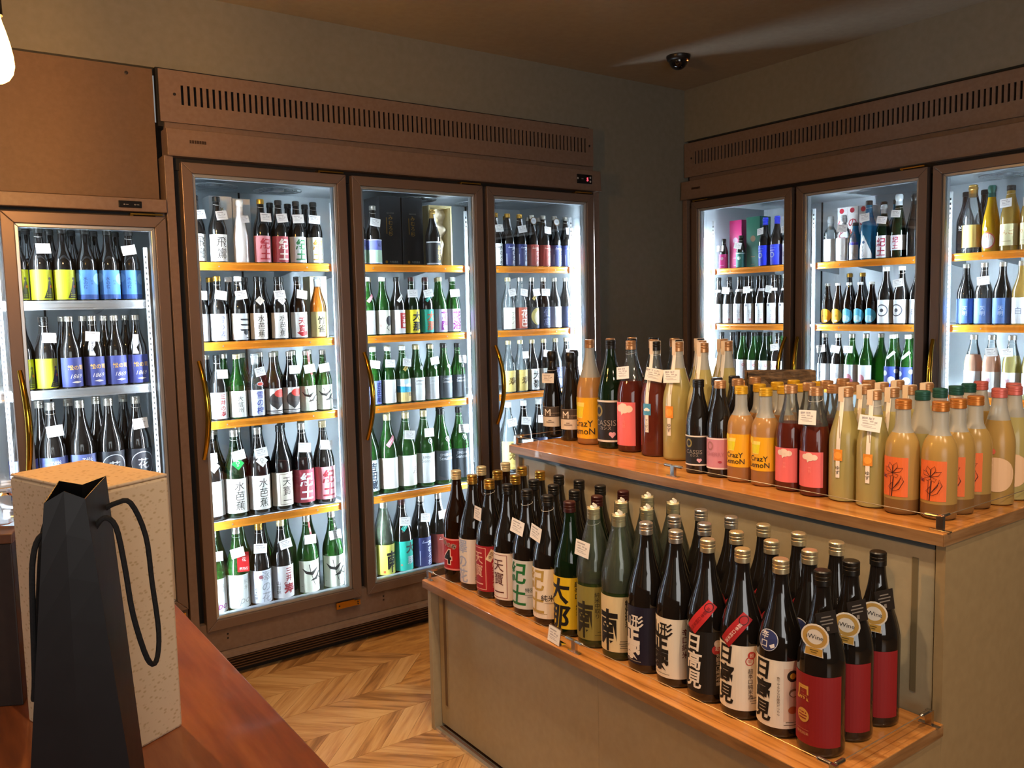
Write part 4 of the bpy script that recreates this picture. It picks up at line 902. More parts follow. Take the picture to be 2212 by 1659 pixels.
 'skyb': ('#4a86cc', 84, [(RECT(0, -0.42, 2.4, 0.16), '#23488c'), (T('水の宿', -0.1, 0.06, 0.14, 0.01, True), '#1f3f80'), (T('純米', 0.1, 0.08, 0.09, 0.0, True), '#28508c'), (DISC(0.35, 0.2, 0.2), '#79b0e4'), (DISC(-0.4, 0.25, 0.16), '#6aa2dc')], {}),
 'navyb': ('#3d4688', 84, [(T('松の司', 0.06, 0.16, 0.18, 0.03), '#c9a05a'), (T('1869', 0.06, -0.14, 0.20, 0.0, shear=0.3), '#d9d4cc'), (POLY([(-0.1, -0.34), (0.06, -0.30), (0.22, -0.34), (0.06, -0.38)]), '#e0dcd2')], {}),
 'slate': small('#4a5486', '磯自慢', '#c9ccd8', bold=0.0), 'blackc': ('#23242c', 84, [(RING(0.04, 0.1, 0.32, 0.02), '#c9ccd4'), (T('花', 0.04, 0.1, 0.3, 0.0), '#c9ccd4')], {}),
 # side cooler
 'pinkl': ('#e23c8c', 84, [(DISC(0.05, 0.2, 0.12), '#f4d0e0'), (RECT(0.05, -0.3, 0.3, 0.03), '#f4d0e0')], {}), 'greenl': ('#1c6a5a', 84, [(DISC(0.05, 0.1, 0.12), '#c9d8cc'), (RECT(0.05, 0.42, 2.0, 0.06), '#d8e0dc')], {}), 'bluel': ('#1c30c8', 84, [(RING(-0.05, 0.0, 0.14, 0.05), '#9aa4d0'), (RECT(-0.05, 0.34, 0.4, 0.05), '#4a60e0'), (RECT(-0.05, 0.22, 0.3, 0.02), '#c9d0f0')], {}),
 'rndw': ('#e4e8ea', 62, [(DISC(-0.06, 0.40, 0.06), '#6a6e78'), (T('仙介', 0.16, 0.0, 0.2, 0.0, True), '#9aa0a8'), (RECT(0.2, -0.32, 0.1, 0.1), '#d09aa0')], {}), 'rr': ('#e9e9ec', 78, [(T('のむ', -0.2, 0.12, 0.26, 0.0, True), '#3a3c46'), (RING(0.2, 0.24, 0.07, 0.025), '#c8505c')], {}),
 'water': ('#f0f0ec', 62, [(T('水', 0.05, -0.3, 0.14, 0.0), '#a8b0b4')], {}), 'tri': (None, 60, [(POLY([(-0.42, -0.48), (0.42, -0.48), (0.0, 0.48)]), '#eceff0'), (T('すてら', -0.04, -0.18, 0.16, 0.0, True), '#3a4a58'), (DISC(0.0, 0.18, 0.06), '#2a4a78')], {}), 'tris': ('#c9d2dc', 62, [(RECT(0, 0.42, 2.0, 0.16), '#2848c8'), (RECT(0, 0.05, 0.7, 0.5), '#d2d4d6'), (POLY([(-0.3, -0.5), (0.3, -0.5), (0.0, -0.14)]), '#eef2f4')], {}), 'kid_sp': small('#e6e4e8', '紀土', '#b02c4c', bold=0.02), 'beery': (None, 70, [(DISC(0.0, 0.0, 0.5, 24, 1.0), '#e8a820'), (T('ALE', 0.0, 0.0, 0.2, 0.02), '#7a5a10'), (RECT(0.1, -0.36, 0.2, 0.12), '#f4f0e4')], {}), 'beerb': (None, 70, [(DISC(0.0, 0.0, 0.5, 24, 1.0), '#58b8dc'), (DISC(0.0, -0.2, 0.3, 18, 0.8), '#a8e0ee'), (RECT(0.1, -0.36, 0.2, 0.12), '#f4f0e4')], {}), 'mon': ('#eceef0', 78, [(RING(-0.02, 0.05, 0.26, 0.05), '#4a4e58'), (DISC(-0.02, 0.05, 0.08), '#4a4e58')], {}), 'swan': ('#e8ecf0', 78, [(T('白', 0.0, 0.0, 0.3, 0.0), '#8a92a8')], {}),
 'flow': ('#e4e8ee', 78, [(DISC(-0.05, -0.1, 0.18), '#d88a98'), (DISC(0.1, -0.25, 0.1), '#c86a7c')], {}), 'ind': ('#3a4ca0', 78, [(DISC(-0.2, 0.2, 0.12), '#d8e0f4'), (DISC(0.1, -0.1, 0.16), '#d8e0f4'), (DISC(-0.1, -0.35, 0.1), '#d8e0f4'), (DISC(0.3, 0.3, 0.1), '#d8e0f4')], {}), 'goldw': ('#d8b864', 78, [], {}), 'juicel': (None, 60, [(DISC(0, -0.05, 0.44, 28, 1.1), '#e06a5a'), (DISC(0, -0.05, 0.38, 28, 1.1), '#f4eee8'), (T('夏みかん', -0.02, 0.0, 0.13, 0.0, True), '#4a3a30'), (DISC(-0.1, 0.62, 0.12), '#d8e0e4')], dict(z=(0.02, 0.11))), 'ringo': ('#e8e0b0', 78, [(T('りんご', 0.02, 0.12, 0.24, 0.0), '#c07a4a'), (RECT(0, -0.3, 0.5, 0.02), '#8a7a50')], {}), 'bluep': ('#5a7cb8', 84, [(T('天明', 0.1, 0.0, 0.2, 0.0, True), '#c9d4e8')], {}), 'whitel': ('#f0f0f0', 80, [(T('桃', 0.0, 0.1, 0.2, 0.0), '#d86a9a')], {}), 'ringo_w': ('#eeeef0', 80, [(T('りんご', 0.0, 0.0, 0.34, 0.02, True), '#5a5a90'), (RECT(0, 0.2, 2, 0.01), '#9a9aa0')], {}),
 'bhan': (None, 60, [(T('b5', 0.0, 0.52, 0.20, 0.0), '#d8d8d8'), (RECT(0, 0.40, 0.2, 0.012), '#d8d8d8')], {}),
})
def label_objs(root, kind, key):
    """label part (paper) and its lettering sub-part"""
    c, a, items, *ov = DES[key]; ov = ov[0] if ov else {}
    K = KIND[kind]; f = rf(kind); z0, z1 = ov.get('z') or K['lab']
    h = z1 - z0; zc = (z0 + z1) / 2; um = math.radians(a) * K['R']
    mk = (kind, key)
    if mk not in LABM:
        pm = None
        if c: pm = wrap([(RECT(0, zc, 2 * um, h), c, 0)], f, 'label', off=0.0006, du=0.007)
        lm = None
        if items:
            byn = {}
            for i, it in enumerate(items): byn.setdefault(it[2] if len(it) > 2 else 'lettering', []).append((xf(it[0], 0, zc, h), it[1], i * 0.35))
            lm = [(nm.split('#')[0], wrap(P, f, nm.split('#')[0], off=0.0011, umax=um, vmin=z0 + 0.0005, vmax=z1 - 0.0005 + (0.08 if not c else 0))) for nm, P in byn.items()]
        LABM[mk] = (pm, lm)
    pm, lm = LABM[mk]
    lo = obj('label', pm, root) if pm else None
    for nm, me in (lm or ()):
        obj(nm, me, lo or root)
    return lo
CARD = MB().box(-0.030, 0.030, -0.0005, 0.0005, -0.022, 0.022).mesh('price_card', mat('card_white', '#ece8e4', 0.5))
CARDS = MB().box(-0.026, 0.026, -0.0005, 0.0005, -0.0195, 0.0195).mesh('price_card', mat('card_white', '#ece8e4', 0.5))
def card_print(txt=None):
    key = 'print_' + (txt or '')
    if key in LABM: return LABM[key]
    g = '#8f8a88'; P = []
    if txt: P.append((T(txt, -0.006, 0.014, 0.0082, 0.004), '#6a6472', 0))
    else: P.append((RECT(-0.006, 0.014, 0.034, 0.0035), '#a5a09e', 0))
    for (u, v, w, h) in ((-0.014, 0.006, 0.014, 0.003), (0.004, 0.006, 0.010, 0.004), (0.016, 0.004, 0.008, 0.005), (-0.012, -0.001, 0.016, 0.004), (0.006, -0.002, 0.020, 0.002), (-0.008, -0.008, 0.030, 0.0018), (0.0, -0.012, 0.036, 0.0018)):
        P.append((RECT(u, v, w, h), '#b9b4b4', 0))
    LABM[key] = flat(P, 'print'); return LABM[key]
def price(root, kind, tilt=None, txt=None, small_=False, dz=0.0):
    K = KIND[kind]; f = rf(kind); z = K['price'] + dz
    r = f(z - 0.018) + 0.006
    c = obj('price_card', CARDS if small_ else CARD, root)
    t = random.uniform(-0.18, 0.18) if tilt is None else tilt
    side = random.uniform(-0.25, 0.35)
    c.location = (r * math.sin(side), -r * math.cos(side) - 0.002, z)
    c.rotation_euler = (-0.12, t, side * 0.6)
    p = obj('print', card_print(txt), c)
    if small_: p.scale = (0.86, 1, 0.86)
    zc = KIND[kind]['cap'][1] - 0.012
    rn = f(zc) + 0.001
    key = ('loop', kind)
    if key not in LABM:
        LABM[key] = MB().tube([(rn * math.sin(2 * PI * i / 14), -rn * math.cos(2 * PI * i / 14), zc - 0.004 * math.cos(2 * PI * i / 14)) for i in range(15)], 0.0006, 4).mesh('string', mat('string', '#d8d2c8', 0.7))
    obj('string', LABM[key], root)
def patch(root, kind, name, pieces, key):
    """paper stuck to or lying on the bottle wall (bands, strips, stickers)"""
    k = ('patch', kind, key)
    if k not in LABM: LABM[k] = wrap([(pc, col, 1 + i * 0.6) for i, (pc, col) in enumerate(pieces)], rf(kind), name, off=0.0012, du=0.006, dv=0.010)
    return obj(name, LABM[k], root)
def flatcard(root, name, shape, pieces, loc, rot, key, paper):
    k = ('fc', key)
    if k not in LABM:
        mb = MB(); mb.prism(shape, 1, -0.0005, 0.0005); LABM[k] = (mb.mesh(name, mat('paper_' + key, paper, 0.45)), flat([(a, b, i * 0.5) for i, (a, b) in enumerate(pieces)], 'lettering') if pieces else None)
    m, l = LABM[k]
    o = obj(name, m, root); o.location = loc; o.rotation_euler = rot
    if l: obj('lettering', l, o)
    return o
def bottle(kind, glass, cap, des, loc, rotz, label, group, name='sake_bottle', cat='bottle', fine=False, card=None, scale=1.0, extra=()):
    rt = empty(name, loc, rotz); tag(rt, label, cat, group); PLACED.append((rt, KIND[kind]['R'] * scale))
    if scale != 1.0: rt.scale = (scale, scale, scale)
    obj('bottle_body', body_mesh(kind, glass, fine), rt)
    if cap: obj('cap', cap_mesh(kind, cap, fine), rt)
    if des: label_objs(rt, kind, des)
    if card is not None: price(rt, kind, txt=(card if isinstance(card, str) else None), small_=(kind != 'big'))
    for e in extra: EXTRA[e](rt, kind)
    return rt
# ---- extras
def x_redband(rt, kind, key='rb', txt='超辛口純米酒', tc='#f0d8d0', c='#a81f26'):
    patch(rt, kind, 'neck_band', [(RECT(0.016, 0.215, 0.030, 0.085, -0.62), c), (RING(0.033, 0.240, 0.011, 0.002), '#3a1418'), (T(txt, 0.012, 0.208, 0.0098, 0.003, True, rot=-0.62), tc)], key)
def x_redband2(rt, kind): x_redband(rt, kind, 'rb2', '芳醇辛口純米吟醸', '#7a1218', '#c02a2c')
def x_fish(rt, kind):
    patch(rt, kind, 'round_sticker', [(DISC(0.004, 0.222, 0.024), '#cfd2dc'), (DISC(0.004, 0.222, 0.0225), '#2c3566'), (T('辛口', -0.003, 0.224, 0.019, 0.012, True), '#d8d4d8'), (POLY([(0.010, 0.212), (0.020, 0.218), (0.022, 0.210), (0.014, 0.206)]), '#d8d4d8')], 'fish')
def medal(rt, kind, ang=0.35, z=0.268):
    r = rf(kind)(z - 0.02) + 0.012
    n = 20; R = 0.029
    sh = [(R * math.cos(2 * PI * i / n - 0.9 + 0), R * math.sin(2 * PI * i / n - 0.9)) for i in range(n)]
    sh = [(R * math.cos(t), R * math.sin(t)) for t in [(-0.95 + i * (PI + 1.9) / 16) for i in range(17)]] + [(-0.020, -0.044), (0.020, -0.044)]
    flatcard(rt, 'medal_tag', sh, [(RING(0, 0, 0.0255, 0.0085), '#c9a052'), (RECT(0, -0.034, 0.035, 0.017), '#cfa24a'), (T('iWine', 0, 0, 0.0145, 0.0), '#3a3430'), (RECT(0, -0.031, 0.017, 0.002), '#6a5220'), (RECT(0, -0.036, 0.012, 0.002), '#6a5220')], (r * math.sin(ang), -r * math.cos(ang), z), (0.1, 0.08, ang), 'medal', '#efe8da')
def x_medal(rt, kind): medal(rt, kind)
def x_blacktag(rt, kind):
    r = 0.034
    flatcard(rt, 'neck_card', [(-0.021, -0.026), (0.021, -0.026), (0.021, 0.026), (-0.021, 0.026)], [(RECT(0, 0.014, 0.02, 0.003), '#8a8278'), (RECT(0, 0.006, 0.028, 0.003), '#8a8278'), (RECT(0, -0.002, 0.024, 0.003), '#8a8278'), (RECT(0, -0.014, 0.006, 0.010), '#8a8278')], (0.030, -0.026, 0.296), (0.15, -0.2, 0.9), 'blacktag', '#141210')
def x_film(rt, kind):
    K = KIND[kind]
    k = ('film', kind)
    if k not in LABM:
        mb = MB(); seg = 24; prof = []
        for i, (r, z) in enumerate([(0.0518, 0.19), (0.0516, 0.215), (0.0492, 0.245), (0.043, 0.275), (0.035, 0.305), (0.027, 0.335), (0.0205, 0.358), (0.0196, 0.385), (0.020, 0.399)]): prof.append((r, z))
        n = len(mb.v)
        for (r, z) in prof:
            for s in range(seg):
                a = 2 * PI * s / seg; rr = r * (1 + 0.025 * math.sin(5 * a + z * 30) * (1 if r < 0.05 else 0.3))
                mb.v.append((rr * math.sin(a), -rr * math.cos(a), z))
        for i in range(len(prof) - 1):
            for s in range(seg):
                t = (s + 1) % seg; mb.f.append((i * seg + s, i * seg + t, (i + 1) * seg + t, (i + 1) * seg + s)); mb.mi.append(0)
        LABM[k] = mb.mesh('wrap_film', glassy('wrap_film', (0.90, 0.94, 0.90), (0.75, 0.82, 0.72), 0.10, 0.12, 1.35), True, 60)
        tw = MB(); tw.tube([(0, 0, 0.397), (0.004, 0.002, 0.404), (0.003, -0.004, 0.411)], [0.012, 0.007, 0.003], 8)
        LABM[('twist', kind)] = tw.mesh('film_twist', mat('film_white', '#d8d4c4', 0.35), True)
    obj('wrap_film', LABM[k], rt); obj('film_twist', LABM[('twist', kind)], rt)
def strip(rt, kind, sq, fig, txt, key):
    K = KIND[kind]; s = K['H'] / 0.398; zt = K['cap'][1]
    # paper seal folded over the cap
    r = K['cap'][0] + 0.0008
    k = ('seal', kind)
    if k not in LABM:
        w = 0.0075; LABM[k] = MB().box(-w, w, -r, r, zt - 0.012, K['H'] + 0.0012).mesh('cap_seal', mat('seal_paper', '#e4cdb0', 0.6))
    o = obj('cap_seal', LABM[k], rt); o.rotation_euler = (0, 0, -0.5)
    f = rf(kind)
    def line(z): return -0.010 * s
    pts = [(-0.006 * s, zt - 0.002), (-0.008 * s, 0.30 * s), (-0.011 * s, 0.23 * s), (-0.013 * s, 0.16 * s), (-0.013 * s, 0.085 * s)]
    P = [(STROKE(pts, 0.0135 * s), '#eadfd0'), (RECT(-0.013 * s, 0.165 * s, 0.030 * s, 0.040 * s), sq)]
    if fig == 'o': P.append((DISC(-0.013 * s, 0.164 * s, 0.0125 * s), '#f0a040'))
    else: P += [(DISC(-0.013 * s, 0.165 * s, 0.008 * s, 16, 0.7), '#e4e6e0'), (DISC(-0.019 * s, 0.163 * s, 0.006 * s, 14, 0.7), '#e4e6e0'), (DISC(-0.007 * s, 0.163 * s, 0.006 * s, 14, 0.7), '#e4e6e0')]
    P.append((T(txt, -0.013 * s, 0.112 * s, (0.016 if len(txt) < 3 else 0.0105) * s, 0.0, True), '#3a342c'))
    P.append((RECT(-0.0095 * s, 0.262 * s, 0.0022 * s, 0.075 * s, 0.08), '#a89880'))
    patch(rt, kind, 'paper_strip', P, key)
def x_yuzu(rt, kind): strip(rt, kind, '#e08a2c', 'o', 'ゆず', 'yuzu')
def x_sour(rt, kind): strip(rt, kind, '#4a94b8', 'c', 'すっぱい', 'sour')
def neckslip(rt, kind, c, key, rot=-0.12, tc='#3a3a44', w=0.011, h=0.062, u=0.006, z=None, txt='純米大吟醸'):
    K = KIND[kind]; z = z or (K['cap'][1] - 0.036)
    patch(rt, kind, 'neck_slip', [(STROKE([(u - 0.002, z + h / 2), (u + 0.002, z), (u + 0.008, z - h / 2)], w), c), (T(txt, u + 0.002, z - 0.004, 0.0075 if len(txt) > 3 else 0.010, 0.0, True, rot=0.1), tc)], key)
def x_slip(rt, kind): neckslip(rt, kind, '#e2e4e8', 'slipw')
def x_redslip(rt, kind): neckslip(rt, kind, '#a82026', 'slipr', tc='#f0dcd8', h=0.11, txt='生酒')
def x_blkslip(rt, kind): neckslip(rt, kind, '#26241f', 'slipb', tc='#e4e0d8', h=0.11, txt='生酛')
def dband(c, key, tc='#5a2a30', sq=False):
    def f(rt, kind):
        K = KIND[kind]; z = K['price'] - 0.022; s = K['H'] / 0.398
        patch(rt, kind, 'neck_band', [(RECT(0.004, z, 0.021 * s, 0.066 * s, -0.75), c), (RECT(0.004, z, 0.004 * s, 0.04 * s, -0.75), tc)], key)
    return f
x_pinkband = dband('#e08a98', 'bandp', '#f4d8dc'); x_tealband = dband('#2aa896', 'bandt', '#bfe4dc'); x_whiteband = dband('#e8e6e0', 'bandw', '#a8a49c'); x_goldband = dband('#c9ac5c', 'bandg', '#5a4820')
def diamond(c, key, tc):
    def f(rt, kind):
        K = KIND[kind]; z = K['price'] - 0.036 * K['H'] / 0.398; s = K['H'] / 0.398
        r = rf(kind)(z) + 0.010
        d = 0.030 * s
        flatcard(rt, 'diamond_tag', [(0, -d), (d * 0.92, 0), (0, d), (-d * 0.92, 0)], [(RING(0, 0.004 * s, 0.008 * s, 0.0025 * s), tc), (RECT(0, -0.010 * s, 0.010 * s, 0.004 * s), tc)], (0, -r, z), (-0.35, 0.0, 0.0), key + kind, c)
    return f
x_wdia = diamond('#e6e2da', 'diaw', '#a8a49c'); x_gdia = diamond('#1fa04a', 'diag', '#e4f0e4')
def x_ringst(rt, kind):
    K = KIND[kind]; z = K['price'] - 0.045 * K['H'] / 0.398; s = K['H'] / 0.398
    patch(rt, kind, 'round_sticker', [(RING(0.012 * s, z, 0.014 * s, 0.003 * s), '#d8dcdc'), (DISC(0.012 * s, z, 0.007 * s), '#a8acae')], 'ringst')
def x_redtag(rt, kind):
    flatcard(rt, 'hang_tag', [(-0.026, -0.045), (0.026, -0.045), (0.028, -0.042), (0.028, 0.045), (-0.028, 0.045), (-0.028, -0.042)], [(T('梅乃宿', 0.002, -0.030, 0.014, 0.012), '#f4ece4'), (T('花', 0.004, 0.012, 0.02, 0.0), '#f0d8d0')], (0.016, -0.044, 0.238), (-0.30, 0.12, 0.1), 'redtag', '#c01c22')
def x_medals(rt, kind):
    K = KIND[kind]; z = K['cap'][1] - 0.012; r = 0.024
    flatcard(rt, 'medal_tag', [(0.021 * math.cos(2 * PI * i / 20), 0.021 * math.sin(2 * PI * i / 20)) for i in range(20)], [(DISC(0, 0, 0.017, 20), '#c9ccd2'), (RECT(0, 0, 0.018, 0.003), '#8a8e98')], (0, -r, z), (-0.05, 0, 0), 'medals', '#6a4a26')
def x_longslip(rt, kind):
    flatcard(rt, 'hang_tag', [(-0.011, -0.040), (0.011, -0.040), (0.011, 0.040), (-0.011, 0.040)], [(T('純米大吟醸', 0.0, 0.0, 0.010, 0.0, True), '#4a4a58')], (-0.010, -0.034, 0.168), (-0.12, 0.06, 0.0), 'longslip', '#dcdfe6')
def x_neckw(rt, kind):
    K = KIND[kind]; f = rf(kind); z = K['price'] - 0.002; s = K['H'] / 0.288
    patch(rt, kind, 'neck_band', [(RECT(0, z, 0.080, 0.016 * s), '#d8d4d6')], 'neckw')
def x_oval(rt, kind): patch(rt, kind, 'round_sticker', [(DISC(0.006, 0.150, 0.016, 20, 0.6), '#e4e8ea'), (DISC(0.006, 0.150, 0.014, 20, 0.55), '#d0402c')], 'oval')
def x_label2(rt, kind): patch(rt, kind, 'neck_band', [(RECT(0, 0.152, 0.10, 0.022), '#eceae4')], 'lab2')
EXTRA = {k[2:]: v for k, v in list(globals().items()) if k.startswith('x_') and callable(v)}

ORD = 'first second third fourth fifth sixth seventh eighth ninth tenth eleventh twelfth thirteenth fourteenth fifteenth'.split()
# ------------------------------------------------------------------ bottles on the lower island shelf: 15 columns, 3 deep
G_LOW = 'sake bottles on the lower island shelf'
COLS = [  # glass, cap, design, price, extras, wording
 ('brown', 'cream', 'four', None, (), 'brown bottle, red label numbered four'),
 ('dark', 'gold', 'sawa', None, (), 'dark bottle, white label, pale blue writing'),
 ('dark', 'gold', 'tenred', True, (), 'dark bottle, red label, boxed writing'),
 ('dark', 'black', 'tenwhite', None, (), 'dark bottle, white label, boxed writing'),
 ('dark', 'black', 'kidgreen', True, (), 'dark bottle, grey label, green brushwork'),
 ('dark', 'black', 'kidgold', True, (), 'dark bottle, cream label, gold brushwork'),
 ('deepgreen', 'darkred', 'daina', None, (), 'green bottle, bright yellow label'),
 ('lime', 'cream', 'minami_o', True, ('film',), 'film-wrapped green bottle, olive label'),
 ('lime', 'cream', 'minami_c', None, ('film',), 'film-wrapped green bottle, cream label'),
 ('dark', 'silver', 'yamanavy', None, (), 'dark bottle, navy label, white writing'),
 ('dark', 'silver', 'yamawhite', None, (), 'dark bottle, cream label, bold black writing'),
 ('dark', 'champagne', 'hida_b', None, ('redband2',), 'dark bottle, black label, red band'),
 ('dark', 'champagne', 'hida_w', None, ('redband',), 'dark bottle, white label, red band'),
 ('dark', 'champagne', 'hida_s', None, ('fish',), 'dark bottle, seafood label, round blue sticker'),
 ('dark', 'black', 'houou', None, ('medal', 'blacktag'), 'dark bottle, plain red label, gold medal'),
]
YCOL = [-0.9735 - 0.1059 * i for i in range(15)]
for r, (xr, rn) in enumerate(((-1.524, 'front'), (-1.416, 'middle'), (-1.308, 'back'))):
    for i, (g, c, d, pr, ex, w) in enumerate(COLS):
        if r > 0:
            pr = None
            if i == 0: c = 'cream'
        if r == 2 and i == 13: ex = ()
        jx, jy = random.uniform(-0.0008, 0.0008), random.uniform(-0.0006, 0.0006)
        bottle('big', g, c, d, (xr + jx, YCOL[i] + jy, IZ + 0.0006), -PI / 2 + random.uniform(-0.08, 0.08), '%s, %s column from far end, %s row, lower shelf' % (w, ORD[i], rn), G_LOW, fine=True, card=pr, extra=ex)
# price card on a clear easel at the shelf edge
ea = empty('price_stand', (-1.6205, -1.648, IZ + 0.0006), -PI / 2 - 0.1); tag(ea, 'clear acrylic price stand at lower shelf edge before yellow label', 'price stand')
mb = MB(); mb.prism([(-0.004, 0.0), (0.022, 0.0), (0.022, 0.0018), (-0.002, 0.0018), (0.006, 0.048), (0.004, 0.0485)], 0, -0.030, 0.030); mb.build('easel', M_ACRYL, ea)
cc = obj('price_card', CARD, ea); cc.location = (0, -0.0022, 0.0235); cc.rotation_euler = (-0.17, 0, 0); obj('print', card_print(), cc)

# ------------------------------------------------------------------ bottles on the upper island shelf
G_UP = 'bottles on the upper island shelf'
LEMT = (('orangelow', 0.030), ('orange', 0.255), ('frost', None)); LEM = (('orangelow', 0.052), ('orange', 0.196), ('frost', None))
YUZT = (('yuzu', 0.31), ('frost', None)); YUZ = (('yuzu', 0.235), ('frost', None))
PLT = (('plum', 0.255), ('clear', None)); PLM = (('plum', 0.19), ('clear', None)); SRT = (('sour', 0.255), ('clear', None))
LOT = (('lotuslow', 0.038), ('lotus', 0.20), ('frost', None)); PKC = (('lotus', 0.215), ('frost', None)); PKY = (('yuzu', 0.215), ('frost', None)); GRC = (('yuzu', 0.19), ('frost', None))
UP = []
def up(kind, glass, cap, des, x, y, w, pos, card=None, ex=(), scale=1.0, name='liqueur_bottle'):
    bottle(kind, glass, cap, des, (x, y, UZ + 0.0006), -PI / 2 + random.uniform(-0.06, 0.06) + (0.42 if ex else (0.6 if kind == 'champ' else 0.0)), w + ', ' + pos, G_UP, name=name, fine=True, card=card, extra=ex, scale=scale)
big_row = [('champ', 'dark', 'black', 'mspark', -0.856, 'black sparkling wine bottle with foil top', True, ()), ('champ', 'dark', 'black', 'mspark', -0.963, 'black sparkling wine bottle with foil top', None, ()),
           ('big', LEMT, 'copper', 'lemon', -1.081, 'large frosted bottle, yellow lemon label', None, ()), ('big', 'deepgreen', 'black', 'cassis', -1.199, 'large black bottle, lace-edged black label', None, ()),
           ('big', PLT, 'copper', 'pinkume', -1.312, 'large plum liqueur bottle, pink label', '鶴梅 完熟', ()), ('big', SRT, 'black', None, -1.428, 'large plum bottle, blue square sticker', '鶴梅 すっぱい', ('sour',)),
           ('big', YUZT, 'copper', None, -1.534, 'large yellow bottle, orange square sticker', '鶴梅 柚子', ('yuzu',)), ('big', YUZT, 'copper', None, -1.648, 'large yellow bottle, orange square sticker', None, ('yuzu',))]
big_l = {'lemon': (0.046, 0.155), 'cassis': (0.030, 0.170), 'pinkume': (0.032, 0.185)}
for r, (xx, rn) in enumerate(((-0.981, 'front'), (-0.868, 'second'), (-0.755, 'third'))):
    for i, (k, g, c, d, y, w, card, ex) in enumerate(big_row):
        if r == 2 and k == 'champ': continue
        if r == 2 and i == 7: continue
        up(k, g, c, d, xx, y + random.uniform(-0.004, 0.004), w, '%s from far end, %s row, upper shelf' % (ORD[i], rn), card if r == 0 else None, ex, name='sparkling_wine_bottle' if k == 'champ' else 'liqueur_bottle')
small_row = [('mid2', 'dark', 'black', 'cassis', -1.743, 'small black bottle, lace-edged black label', None, (), 0.985), ('mid2', 'dark', 'copper', 'cassisp', -1.827, 'small black bottle, lace-edged pink label', None, (), 0.99),
             ('round', LEM, 'yellow', 'lemon', -1.912, 'small orange bottle, yellow lemon label', None, (), 1.0), ('round', LEM, 'yellow', 'lemon', -1.989, 'small orange bottle, yellow lemon label', None, (), 1.0),
             ('mid2', PLM, 'copper', 'pinkume', -2.068, 'small plum liqueur bottle, pink label', None, (), 1.0), ('mid2', PLM, 'copper', 'pinkume', -2.150, 'small plum liqueur bottle, pink label', '鶴梅 完熟', (), 1.0),
             ('mid2', YUZ, 'copper', None, -2.230, 'small yellow bottle, orange square sticker', None, ('yuzu',), 1.01), ('mid2', YUZ, 'copper', None, -2.309, 'small yellow bottle, orange square sticker', '鶴梅 柚子', ('yuzu',), 1.005)]
KIND['mid2']['lab'] = (0.026, 0.122)
for r, (xx, rn) in enumerate(((-1.100, 'front'), (-1.016, 'second'), (-0.932, 'third'), (-0.848, 'fourth'))):
    for i, (k, g, c, d, y, w, card, ex, sc_) in enumerate(small_row):
        if r == 3 and i < 2: continue
        up(k, g, c, d, xx + random.uniform(-0.003, 0.003), y + random.uniform(-0.003, 0.003), w, '%s from mid shelf, %s row, upper shelf' % (ORD[i], rn), card if r == 0 else None, ex, sc_)
for (x, y, w) in ((-1.107, -2.391, 'second from near end, front row'), (-1.087, -2.468, 'near end corner, front row'), (-1.004, -2.470, 'near end, second row'), (-0.930, -2.474, 'near end, third row')):
    up('round', LOT, 'orange', 'lotus', x, y, 'amber bottle, orange lotus flower label', w + ', upper shelf')
for (x, y, w) in ((-1.020, -2.392, 'front'), (-0.936, -2.392, 'second'), (-0.852, -2.392, 'third'), (-0.768, -2.392, 'fourth')):
    up('mid2', GRC, 'green', None, x, y, 'pale yellow bottle with dark green cap', w + ' in its line, upper shelf')
for k, (x, y, g, w) in enumerate(((-0.852, -2.498, PKC, 'first amber one'), (-0.772, -2.502, PKY, 'paler, beside the wire rail'), (-0.768, -2.415 - 0.06, PKC, 'hidden amber one'), (-0.690, -2.470, PKC, 'farther amber one'), (-0.690, -2.385, PKC, 'amber one between green caps'))):
    if k == 2: continue
    up('mid2', g, 'pink', 'roundpink', x, y, 'fruit liqueur bottle with pink cap', w + ', near end, upper shelf')
# rough bark block standing among the bottles
bb = empty('bark_block', (-0.765, -1.785, UZ + 0.001), -0.73); tag(bb, 'rough dark bark-edged wooden block standing among upper shelf bottles', 'wood block')
bm = bmesh.new(); bmesh.ops.create_cube(bm, size=1.0); bmesh.ops.scale(bm, vec=(0.215, 0.07, 0.300), verts=bm.verts); bmesh.ops.translate(bm, vec=(0, 0, 0.150), verts=bm.verts)
bmesh.ops.subdivide_edges(bm, edges=bm.edges[:], cuts=11, use_grid_fill=True)
rnd = random.Random(3)
for v in bm.verts:
    if 0.01 < v.co.z:
        v.co.x += rnd.uniform(-0.005, 0.005); v.co.y += rnd.uniform(-0.006, 0.006)
        if v.co.z > 0.29: v.co.z += rnd.uniform(-0.004, 0.002)
me = bpy.data.meshes.new('bark'); bm.to_mesh(me); bm.free(); me.materials.append(noisy('bark', '#2c2119', '#7a5f44', 28, 0.8, 0.6, 6, (1, 1, 4)))
obj('bark', me, bb)

# ------------------------------------------------------------------ bottles in the coolers
SHN = ['top', 'second', 'third', 'fourth', 'bottom']
def to_world(org, rot, x, y):
    return (org[0] + x * math.cos(rot) - y * math.sin(rot), org[1] + x * math.sin(rot) + y * math.cos(rot))
def row(org, rot, z, y, items, where, kind='mid', scale=0.99, dx=0.0, start=0, grp=None):
    """items: (local x, glass, cap, design, card, extras, wording[, kind, scale])"""
    for i, it in enumerate(items):
        x, g, c, d, card, ex, w = it[:7]; k = it[7] if len(it) > 7 else kind; sc_ = it[8] if len(it) > 8 else scale
        px, py = to_world(org, rot, x, y)
        bottle(k, g, c, d, (px, py, z + 0.0005), rot + random.uniform(-0.12, 0.12), '%s, %s on %s' % (w, ORD[i + start], where), grp or ('bottles on ' + where), card=card, extra=ex, scale=sc_, name={'beer': 'beer_bottle'}.get(k, 'sake_bottle'))
